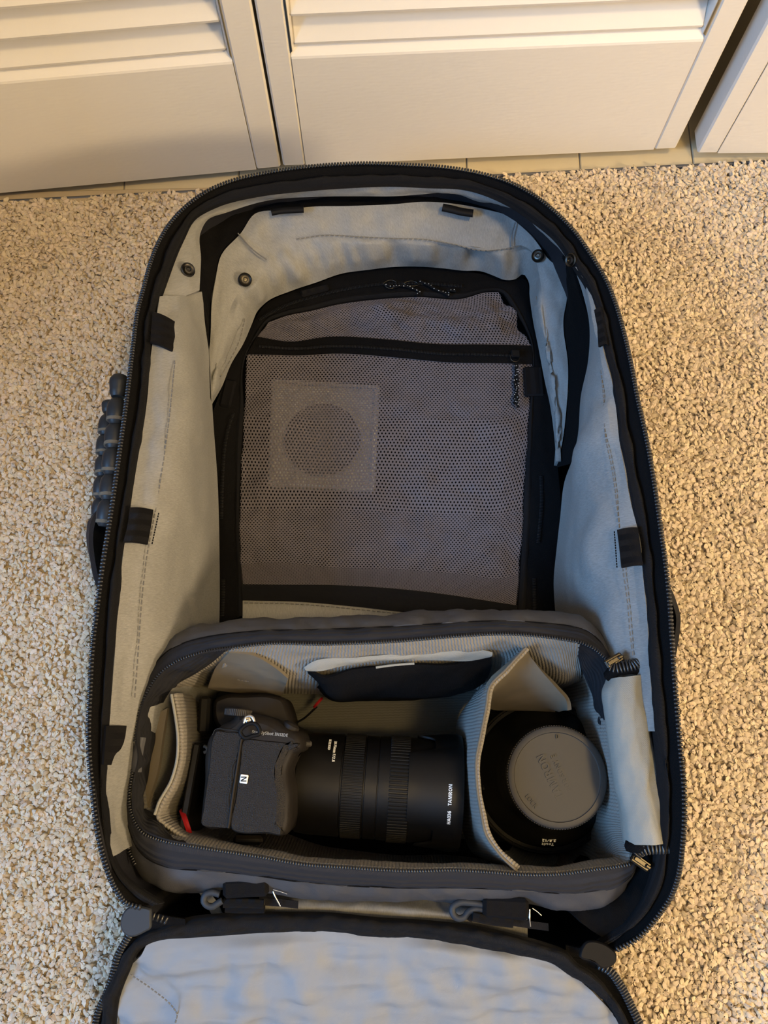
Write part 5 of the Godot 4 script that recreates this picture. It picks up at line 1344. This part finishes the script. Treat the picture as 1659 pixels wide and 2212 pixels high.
func lettering(called: String, text: String, long: float, at: Vector3, right: Vector3, face: Vector3, material: Material, parent: Node, bold := false, deep := 0.0003) -> MeshInstance3D:
	var t := letters(text, bold, 1.0)
	var k := long / t.get_aabb().size.x      # long: width of the whole line
	t.depth = deep / k
	var o := obj(called, t, material, parent)
	var r := right.normalized()
	var n := (face - r * face.dot(r)).normalized()
	o.transform = Transform3D(Basis(r, n.cross(r), n).scaled_local(Vector3.ONE * k), at)
	return o


# lettering bent round a barrel: axis y of frame; turn is the angle of the text's middle
func round_lettering(called: String, text: String, long: float, frame: Transform3D, s: float, r: float, turn: float, up_sign: float, material: Material, parent: Node, bold := false) -> void:
	var t := letters(text, bold, 1.0)
	var k := long / t.get_aabb().size.x
	t.depth = 0.0003 / k
	var a := t.get_mesh_arrays()
	var v: PackedVector3Array = a[Mesh.ARRAY_VERTEX]
	var out := Shape.new()
	for p0 in v:
		var p := p0 * k
		var ang := turn - up_sign * p.x / r
		out.add(frame * Vector3(cos(ang) * (r + p.z + 0.0001), s + up_sign * p.y, sin(ang) * (r + p.z + 0.0001)))
	var idx: PackedInt32Array = a[Mesh.ARRAY_INDEX]
	for q in range(0, idx.size(), 3):
		out.tri(idx[q], idx[q + 1], idx[q + 2])
	obj(called, out.mesh(), material, parent)


func ribs(frame: Transform3D, r: float, s0: float, s1: float, count: int, high: float) -> ArrayMesh:
	var sh := Shape.new()
	for k in count:
		var a := TAU * k / count
		var d := Vector3(cos(a), 0, sin(a))
		var b := frame.basis * Basis(d, Vector3.UP, d.cross(Vector3.UP))
		sh.box(frame * (d * r + Vector3(0, (s0 + s1) / 2.0, 0)), Vector3(high * 2.0, s1 - s0, TAU * r / count * 0.62), high * 0.4, b)
	return sh.mesh()


func make_camera() -> void:
	var cam := thing("camera", "black mirrorless camera lying on its side with a zoom lens and reversed hood", "camera")
	var top := 0.165
	var outline := [V(-116, 165, 52), V(-117.1, 165, 49.5), V(-117.1, 165, 39.8), V(-116.4, 165, 25.8), V(-116.9, 165, 7.2), V(-114.8, 165, -2.3), V(-105.8, 165, -10.8), V(-99.6, 165, -14), V(-97.7, 165, -17.3), V(-87, 165, -17.3), V(-77, 165, -15.5), V(-64.9, 165, -9.6), V(-53.8, 165, -2.9), V(-52.5, 165, 0.9), V(-53.3, 165, 5.8), V(-57.4, 165, 8.4), V(-59.1, 165, 12.4), V(-61.1, 165, 17.5), V(-60.6, 165, 24.1), V(-59.2, 165, 30.3), V(-58.9, 165, 40.4), V(-59.7, 165, 52.3), V(-61.6, 165, 57.5), V(-72.1, 165, 57.2), V(-98.9, 165, 54.2)]
	var body := Shape.new()
	body.prism(ring_curve(outline, 120), [Vector2(0.002, -0.127), Vector2(0, -0.124), Vector2(0, -0.008), Vector2(0.0004, -0.0055), Vector2(0.0016, -0.0025), Vector2(0.0034, -0.0008), Vector2(0.0055, 0)], Vector3.UP)
	obj("body", body.mesh(), M.camera_black, cam)
	# grip with its leather, raised and rounded over the front
	var grip := Shape.new()
	grip.prism(ring_curve([V(-91.9, 157, -0.6), V(-76.3, 157, -0.6), V(-60.9, 157, 0.9), V(-53.9, 157, 1.8), V(-53.2, 157, 4.1), V(-54.7, 157, 6.5), V(-58.3, 157, 8.8), V(-60, 157, 12.6), V(-61.6, 157, 17.8), V(-61.1, 157, 24.4), V(-59.7, 157, 30.7), V(-59.4, 157, 41), V(-60.3, 157, 52.8), V(-62.5, 157, 57.5), V(-73.2, 157, 57.2), V(-97.1, 157, 53.9), V(-95.4, 157, 34.7), V(-93.6, 157, 14.6)], 110), [Vector2(-0.0003, -0.02), Vector2(-0.0003, 0), Vector2(0.0004, 0.0035), Vector2(0.0018, 0.0062), Vector2(0.0046, 0.0080), Vector2(0.0090, 0.0088)], Vector3.UP, Vector3(0.97, 0, 0.2))
	note(obj("grip", grip.mesh(), M.leatherette, cam), "pebbled leatherette grip")
	var door := Shape.new()
	door.prism(ring_curve([V(-110.9, 165, -2.9), V(-109.8, 165, -5.5), V(-102.6, 165, -5.5), V(-94.1, 165, -4.7), V(-95.1, 165, 11.5), V(-97.1, 165, 31.4), V(-99.2, 165, 53.4), V(-105.4, 165, 53.1), V(-115.5, 165, 51.2), V(-114.9, 165, 42), V(-112.7, 165, 17.5)], 90), [Vector2(0, -0.003), Vector2(0, 0.0003), Vector2(0.0004, 0.0007)], Vector3.UP)
	var dr := obj("card_door", door.mesh(), M.leatherette, cam)
	obj("door_edge", tube([V(-111.7, 165.6, -3.5), V(-110.3, 165.6, -6.7), V(-102.5, 165.6, -7), V(-92.8, 165.6, -5.8)], 0.00025, 6, 20), M.groove, dr)
	obj("side_strip", tube([V(-92.8, 166.2, -0.9), V(-94.4, 166.2, 14.4), V(-96.3, 166.2, 31.4), V(-98.4, 166.2, 53.3)], 0.0009, 6, 16), M.camera_black, cam)
	obj("door_line", tube([V(-94.2, 166.4, 0), V(-95.1, 166.4, 11.5), V(-96.8, 166.4, 13.5), V(-98.2, 166.4, 28.5), V(-99.5, 166.4, 36.9), V(-98.7, 166.4, 41.1)], 0.00022, 6, 20), M.groove, dr)
	# near-field mark on the grip side
	var nf := Shape.new()
	var nfa := V(-89.8, 166.2, 23.7)
	var tilt := 0.13
	nf.box(nfa, Vector3(0.0050, 0.0014, 0.0054), 0.0004, Basis(Vector3.UP, -tilt))
	var mk := obj("contactless_mark", nf.mesh(), M.white_print, cam)
	note(mk, "small white square mark with a black N")
	lettering("letter", "N", 0.0030, nfa + Vector3(0, 0.0008, 0), Vector3(sin(0.0), 0, -1.0), Vector3.UP, M.groove, mk, true)
	lettering("print", "SteadyShot INSIDE", 0.0235, V(-74.3, 165.6, -4.4), Vector3(cos(0.1), 0, sin(0.1)), Vector3.UP, M.grey_print, cam, true)
	# dials, shutter, lug
	var dial := Shape.new()
	var dial_f := Transform3D(along(Vector3(0.08, 0, -1)), V(-97.2, 157, -15.7))
	dial.lathe([Vector2(0.0, 0.0), Vector2(0.0088, 0.0), Vector2(0.0088, 0.0044), Vector2(0.0082, 0.005), Vector2(0.0, 0.005)], 40, dial_f)
	var dl := obj("dial", dial.mesh(), M.camera_black, cam)
	obj("knurl", ribs(dial_f, 0.0088, 0.0003, 0.0042, 44, 0.0003), M.cap_plastic, dl)
	var sb := Shape.new()
	var sbf := Transform3D(along(Vector3(0.55, 0.1, -1)), V(-62.2, 156, -8.3))
	sb.lathe([Vector2(0.0, -0.004), Vector2(0.0058, -0.004), Vector2(0.0058, 0.002), Vector2(0.004, 0.0034), Vector2(0.0, 0.0036)], 28, sbf)
	var shb := obj("shutter_button", sb.mesh(), M.camera_black, cam)
	obj("bright_rim", tube([V(-64.8, 158, -8.3), V(-63, 158, -10.3), V(-59.9, 158, -10), V(-58, 158, -8.3)], 0.0004, 6, 12), M.steel, shb)
	var hump := Shape.new()
	hump.prism(ring_curve([V(-120, 122, -12.6), V(-121.7, 122, -20.5), V(-120.8, 122, -27.9), V(-115.1, 122, -31.1), V(-98.7, 122, -32.4), V(-80.5, 122, -32.1), V(-71.6, 122, -29.2), V(-67.3, 122, -20.5), V(-65, 122, -9.4), V(-87.6, 122, -3.1), V(-110.4, 122, -3.1)], 60), [Vector2(0.003, -0.05), Vector2(0, -0.045), Vector2(0, -0.003), Vector2(0.003, 0)], Vector3.UP)
	obj("viewfinder_hump", hump.mesh(), M.camera_black, cam)
	obj("hot_shoe", tube([V(-97.9, 112, -32.3), V(-90.2, 112, -31.9), V(-79.5, 112, -30.3)], 0.0011, 6, 8), M.cap_plastic, cam)
	obj("eyecup", box(V(-128, 100, -17.6), Vector3(0.008, 0.040, 0.026), 0.002), M.rubber_ring, cam)
	obj("screen", box(V(-129.3, 104, 31.7), Vector3(0.005, 0.085, 0.060), 0.001, Basis(Vector3.UP, -0.12)), M.lens_black, cam)
	obj("rear_button", tube([V(-118.2, 160, 3.5), V(-116.3, 160, 4.1), V(-115.6, 160, 6.4), V(-117.9, 160, 7.6)], 0.0011, 6, 8), M.groove, cam)
	obj("release_catch", box(V(-52, 140, 2.1), Vector3(0.006, 0.005, 0.004), 0.001), M.cap_plastic, cam)
	# strap lug: steel triangle and its black guard
	var lug := Node3D.new()
	put(lug, "strap_lug", cam)
	var ball := Shape.new()
	ball.lathe([Vector2(0.0, -0.002), Vector2(0.0032, -0.001), Vector2(0.0034, 0.0006), Vector2(0.002, 0.0022), Vector2(0.0, 0.0027)], 20, Transform3D(Basis(), V(-88.8, 168, -12.5)))
	note(obj("boss", ball.mesh(), M.steel, lug), "bright steel boss")
	obj("wire", tube([V(-90.8, 170, -11), V(-89.8, 170, -14.5), V(-87.7, 170, -15.4), V(-85.2, 170, -14.5), V(-83.9, 170, -11.6)], 0.0011, 8, 16), M.steel, lug)
	obj("guard", tube([V(-91.5, 171, -2.9), V(-92.8, 171, -5.8), V(-90.8, 171, -8.6), V(-87.6, 171, -10.4), V(-83.1, 171, -10.4), V(-80.6, 171, -7.5), V(-80.2, 171, -4.6), V(-84.9, 171, -2.9), V(-89.9, 171, -1.7), V(-91.5, 171, -2.9)], 0.0013, 8, 40), M.black_plastic, lug)
	# red strap anchors on thin cord
	var an := Shape.new()
	an.lathe([Vector2(0.0, -0.0012), Vector2(0.0050, -0.0010), Vector2(0.0054, 0.0), Vector2(0.0050, 0.0010), Vector2(0.0, 0.0012)], 28, Transform3D(along(Vector3(0.75, -0.08, 0.66)), V(-51.5, 62, -28.6)))
	note(obj("strap_anchor", an.mesh(), M.red_anchor, cam), "red strap anchor disc")
	obj("anchor_cord", tube([V(-52.6, 61, -25.4), V(-58.5, 70, -18.8), V(-64.6, 95, -12.5)], 0.0008, 6, 10), M.cord, cam)
	var an2 := Shape.new()
	an2.lathe([Vector2(0.0, -0.0016), Vector2(0.0088, -0.0016), Vector2(0.0095, 0.0), Vector2(0.0088, 0.0016), Vector2(0.0, 0.0016)], 32, Transform3D(along(Vector3(0.90, -0.27, -0.38)), V(-131.5, 140, 52.3)))
	note(obj("strap_anchor", an2.mesh(), M.red_anchor, cam), "red strap anchor disc")
	obj("base_screw", box(V(-91.5, 120, 64.5), Vector3(0.02, 0.02, 0.006), 0.002), M.camera_black, cam)
	# zoom lens
	var a0 := V(-55.1, 95, 29)
	var a1 := V(51.9, 95, 35.7)
	var axis := (a1 - a0).normalized()
	var f := Transform3D(along(axis, Vector3.UP), a0)      # y along the lens
	var up_local := f.basis.inverse() * Vector3.UP
	var lens := Node3D.new()
	put(lens, "zoom_lens", cam)
	var barrel := Shape.new()
	barrel.lathe([Vector2(0.0, -0.024), Vector2(0.032, -0.024), Vector2(0.032, -0.008), Vector2(0.034, -0.006), Vector2(0.0350, 0.002), Vector2(0.0352, 0.0245), Vector2(0.0344, 0.0248), Vector2(0.0344, 0.0256), Vector2(0.0352, 0.026), Vector2(0.0354, 0.0405), Vector2(0.0346, 0.0408), Vector2(0.0346, 0.0416), Vector2(0.0354, 0.042), Vector2(0.0354, 0.0500), Vector2(0.0349, 0.0503), Vector2(0.0349, 0.0508), Vector2(0.0354, 0.0511), Vector2(0.0358, 0.058), Vector2(0.0358, 0.075), Vector2(0.035, 0.100), Vector2(0.031, 0.101), Vector2(0.0, 0.101)], 96, f)
	obj("barrel", barrel.mesh(), M.lens_black, lens)
	obj("zoom_ring", ribs(f, 0.0354, 0.0262, 0.0402, 110, 0.0005), M.rubber_ring, lens)
	obj("focus_ring", ribs(f, 0.0360, 0.0585, 0.0725, 84, 0.0007), M.rubber_ring, lens)
	# petal hood fitted backwards, its petals reaching over the barrel
	var rows_out := []
	var rows_in := []
	var seg := 120
	var th0 := atan2(up_local.z, up_local.x)
	for q in 9:
		var w := q / 8.0
		var ro := PackedVector3Array()
		var rn := PackedVector3Array()
		for c in seg:
			var a := TAU * c / seg
			var rel := wrapf(a - th0, -PI, PI)      # 0 on top
			var broad := smoothstep(0.80, 0.62, absf(wrapf(rel - 0.10, -PI, PI))) + smoothstep(0.80, 0.62, absf(wrapf(rel - 0.10 + PI, -PI, PI)))
			var small := smoothstep(0.42, 0.12, absf(wrapf(rel + 1.45, -PI, PI))) + smoothstep(0.42, 0.12, absf(wrapf(rel - 1.65, -PI, PI)))
			var s0 := 0.090 - 0.0185 * broad - 0.012 * small
			var s := lerpf(0.1085, s0, w)
			var r := lerpf(0.0405, 0.0378, smoothstep(0.0, 1.0, w))
			if q == 0:
				r = 0.0395
				s = 0.1095
			ro.append(f * Vector3(cos(a) * r, s, sin(a) * r))
			rn.append(f * Vector3(cos(a) * (r - 0.0014), s, sin(a) * (r - 0.0014)))
		rows_out.append(ro)
		rows_in.append(rn)
	var hood := Shape.new()
	hood.grid(rows_out, true, true)
	hood.grid(rows_in, true, false)
	hood.grid([rows_out[8], rows_in[8]], true, true)
	hood.grid([rows_out[0], rows_in[0]], true, false)
	hood.lathe([Vector2(0.0, 0.1080), Vector2(0.0385, 0.1080)], 60, f)
	obj("lens_hood", hood.mesh(), M.lens_black, lens)
	round_lettering("print", "28-75mm F/2.8", 0.0185, f, 0.0190, 0.0352, th0 + 0.74, 1.0, M.white_print, lens, true)
	round_lettering("print", "Di III RXD", 0.0108, f, 0.0150, 0.0352, th0 + 0.90, 1.0, M.white_print, lens, true)
	round_lettering("print", "TAMRON", 0.0137, f, 0.1000, 0.0400, th0 + 0.0, -1.0, M.white_print, lens, true)
	round_lettering("print", "HA036", 0.0092, f, 0.1000, 0.0400, th0 - 0.38, -1.0, M.white_print, lens, true)


# ---------- wide lens standing on its front, rear cap up ----------
func make_wide_lens() -> void:
	var w := thing("wide_lens", "black wide-angle lens standing on its hood with a ridged rear cap on top", "lens")
	var c := V(114.6, 150, 23)
	var foot := V(126.4, 40, 28.8)
	var up := (c - foot).normalized()
	up = (up + Vector3.UP * 1.5).normalized()
	var f := Transform3D(along(up, Vector3.BACK), c)
	var barrel := Shape.new()
	barrel.lathe([Vector2(0.0, -0.112), Vector2(0.048, -0.112), Vector2(0.0515, -0.108), Vector2(0.0525, -0.066), Vector2(0.0518, -0.0625), Vector2(0.0495, -0.062), Vector2(0.0475, -0.056), Vector2(0.044, -0.046), Vector2(0.0375, -0.036), Vector2(0.0345, -0.030), Vector2(0.0335, -0.016), Vector2(0.0325, -0.0135), Vector2(0.0, -0.0135)], 96, f)
	obj("barrel", barrel.mesh(), M.lens_black, w)
	var hood := Shape.new()
	hood.lathe([Vector2(0.0525, -0.070), Vector2(0.0540, -0.069), Vector2(0.0545, -0.0655), Vector2(0.0535, -0.0635), Vector2(0.0522, -0.0645)], 96, f)
	obj("hood_rim", hood.mesh(), M.rubber_ring, w)
	var cap := Shape.new()
	cap.lathe([Vector2(0.0, -0.0135), Vector2(0.0322, -0.0135), Vector2(0.0328, -0.0125), Vector2(0.0328, -0.0018), Vector2(0.0322, -0.0005), Vector2(0.0310, 0.0), Vector2(0.0285, 0.0), Vector2(0.0282, -0.0007), Vector2(0.0276, -0.0009), Vector2(0.0, -0.0009)], 120, f)
	var cp := obj("rear_cap", cap.mesh(), M.cap_plastic, w)
	note(cp, "charcoal rear lens cap with raised lettering")
	obj("knurl", ribs(f, 0.0327, -0.011, -0.0016, 120, 0.0004), M.cap_plastic, cp)
	var px := 0.545 / 1775.0
	var at := func(u: float, v: float) -> Vector3: return c + f.basis * Vector3(0, -0.0008, 0) + Vector3((u - 1204.0) * px, 0, (v - 1678.0) * px / 1.05)
	var dirn := Vector3(-0.40, 0, -0.92)
	lettering("raised_print", "TAMRON", 0.0300, at.call(1189, 1678), dirn, up, M.cap_plastic, cp, true, 0.0010)
	lettering("raised_print", "FOR SONY E", 0.0250, at.call(1213, 1670), dirn, up, M.cap_plastic, cp, true, 0.0010)
	lettering("raised_print", "0", 0.0018, at.call(1208, 1590), Vector3(1, 0, 0), up, M.cap_plastic, cp, false, 0.0010)
	var tri := Shape.new()
	var tp: Vector3 = at.call(1269, 1729)
	tri.prism([tp + Vector3(-0.0008, 0, 0.001), tp + Vector3(0.001, 0, 0.0006), tp + Vector3(-0.0002, 0, -0.0012)], [Vector2(0, -0.0003), Vector2(0, 0.0006)], up)
	obj("index_mark", tri.mesh(), M.cap_plastic, cp)
	lettering("raised_print", "LOCK", 0.0095, at.call(1146, 1730), Vector3(0.62, 0, 0.78), up, M.cap_plastic, cp, false, 0.0007)
	# upside-down white print on the flare below the cap
	var out := (Vector3(-0.03, 0, 1) - up * Vector3(-0.03, 0, 1).dot(up)).normalized()
	var side := out.cross(up).normalized()
	if side.x > 0.0:
		side = -side
	var slope := (out * 0.72 + up * 0.70).normalized()
	lettering("print", "Touit", 0.0085, c + out * 0.0462 - up * 0.0512, side, slope, M.white_print, w, true)
	lettering("print", "2.8/12", 0.0095, c + out * 0.0432 - up * 0.0446, side, slope, M.white_print, w, true)
	lettering("print", "|||", 0.0022, V(72, 98, 32.4), Vector3(0, 0, 1), Vector3(-0.6, 0.8, 0), M.grey_print, w, false)


# ---------- filter case in the mesh pocket ----------
func make_filter_case() -> void:
	var t := thing("filter_case", "square frosted plastic case holding a round filter, inside the net pocket", "filter case")
	var s := Shape.new()
	s.prism(rounded([V(-101.8, 28, -316.1), V(-3.6, 28, -309.2), V(-7.9, 28, -208.6), V(-101.8, 28, -214.2)], 0.004), [Vector2(0.001, 0), Vector2(0, 0.001), Vector2(0, 0.0075), Vector2(0.0015, 0.009), Vector2(0.004, 0.0095)], Vector3.UP)
	obj("case", s.mesh(), M.case_plastic, t)
	var c := V(-54.2, 37.7, -257)
	var f := Transform3D(Basis(), c)
	var g := Shape.new()
	g.lathe([Vector2(0.0335, -0.001), Vector2(0.0335, 0.0004), Vector2(0.0, 0.0005)], 64, f)
	note(obj("filter", g.mesh(), M.filter_glass, t), "round grey glass filter")


# ---------- flexible tripod in the side pocket ----------
func make_tripod() -> void:
	var t := thing("flexible_tripod", "slate black ball-jointed flexible tripod standing in the backpack's left side pocket", "tripod")
	for leg in [[[V(-194.5, 164, -258.8), V(-194.7, 163, -242.3)], [V(-194.9, 163, -240.1), V(-194.4, 163, -227), V(-195, 161, -211.6), V(-195.1, 161, -197.4), V(-195.7, 159, -182.3), V(-195.7, 159, -166.7), V(-197.4, 156, -146.1)], 0.0068], [[V(-207.7, 140, -248.5), V(-207.9, 140, -239)], [V(-208.1, 140, -237.1), V(-208.7, 140, -220.3), V(-208.5, 140, -206.7), V(-208.5, 139, -196.1), V(-208.2, 139, -181.6), V(-208.5, 137, -170.1), V(-209.6, 134, -156.4)], 0.0064]]:
		var l := Node3D.new()
		put(l, "leg", t)
		var r: float = leg[2]
		var foot := Shape.new()
		var fp := curve(leg[0], 6)
		foot.tube(Array(fp), [r * 0.72, r * 1.02, r * 1.06, r * 1.0, r * 0.95, r * 0.92, r * 0.72], 16)
		obj("foot", foot.mesh(), M.rubber_joint, l)
		var path := dense_curve(leg[1])
		var e := even(path, 40)
		for k in 5:
			var j := Shape.new()
			var seg := []
			var rad := []
			for q in 9:
				seg.append(e[k * 8 + q])
				var w := q / 8.0
				rad.append(r * [0.68, 0.94, 1.04, 1.08, 1.09, 1.08, 1.03, 0.93, 0.70][q])
			j.tube(seg, rad, 18)
			obj("joint", j.mesh(), M.rubber_joint, l)
			if k < 5:
				var b := Shape.new()
				b.tube([e[k * 8 + 6], e[k * 8 + 7]], r * 1.06, 18)
				obj("rubber_ring", b.mesh(), M.loop_felt, l)
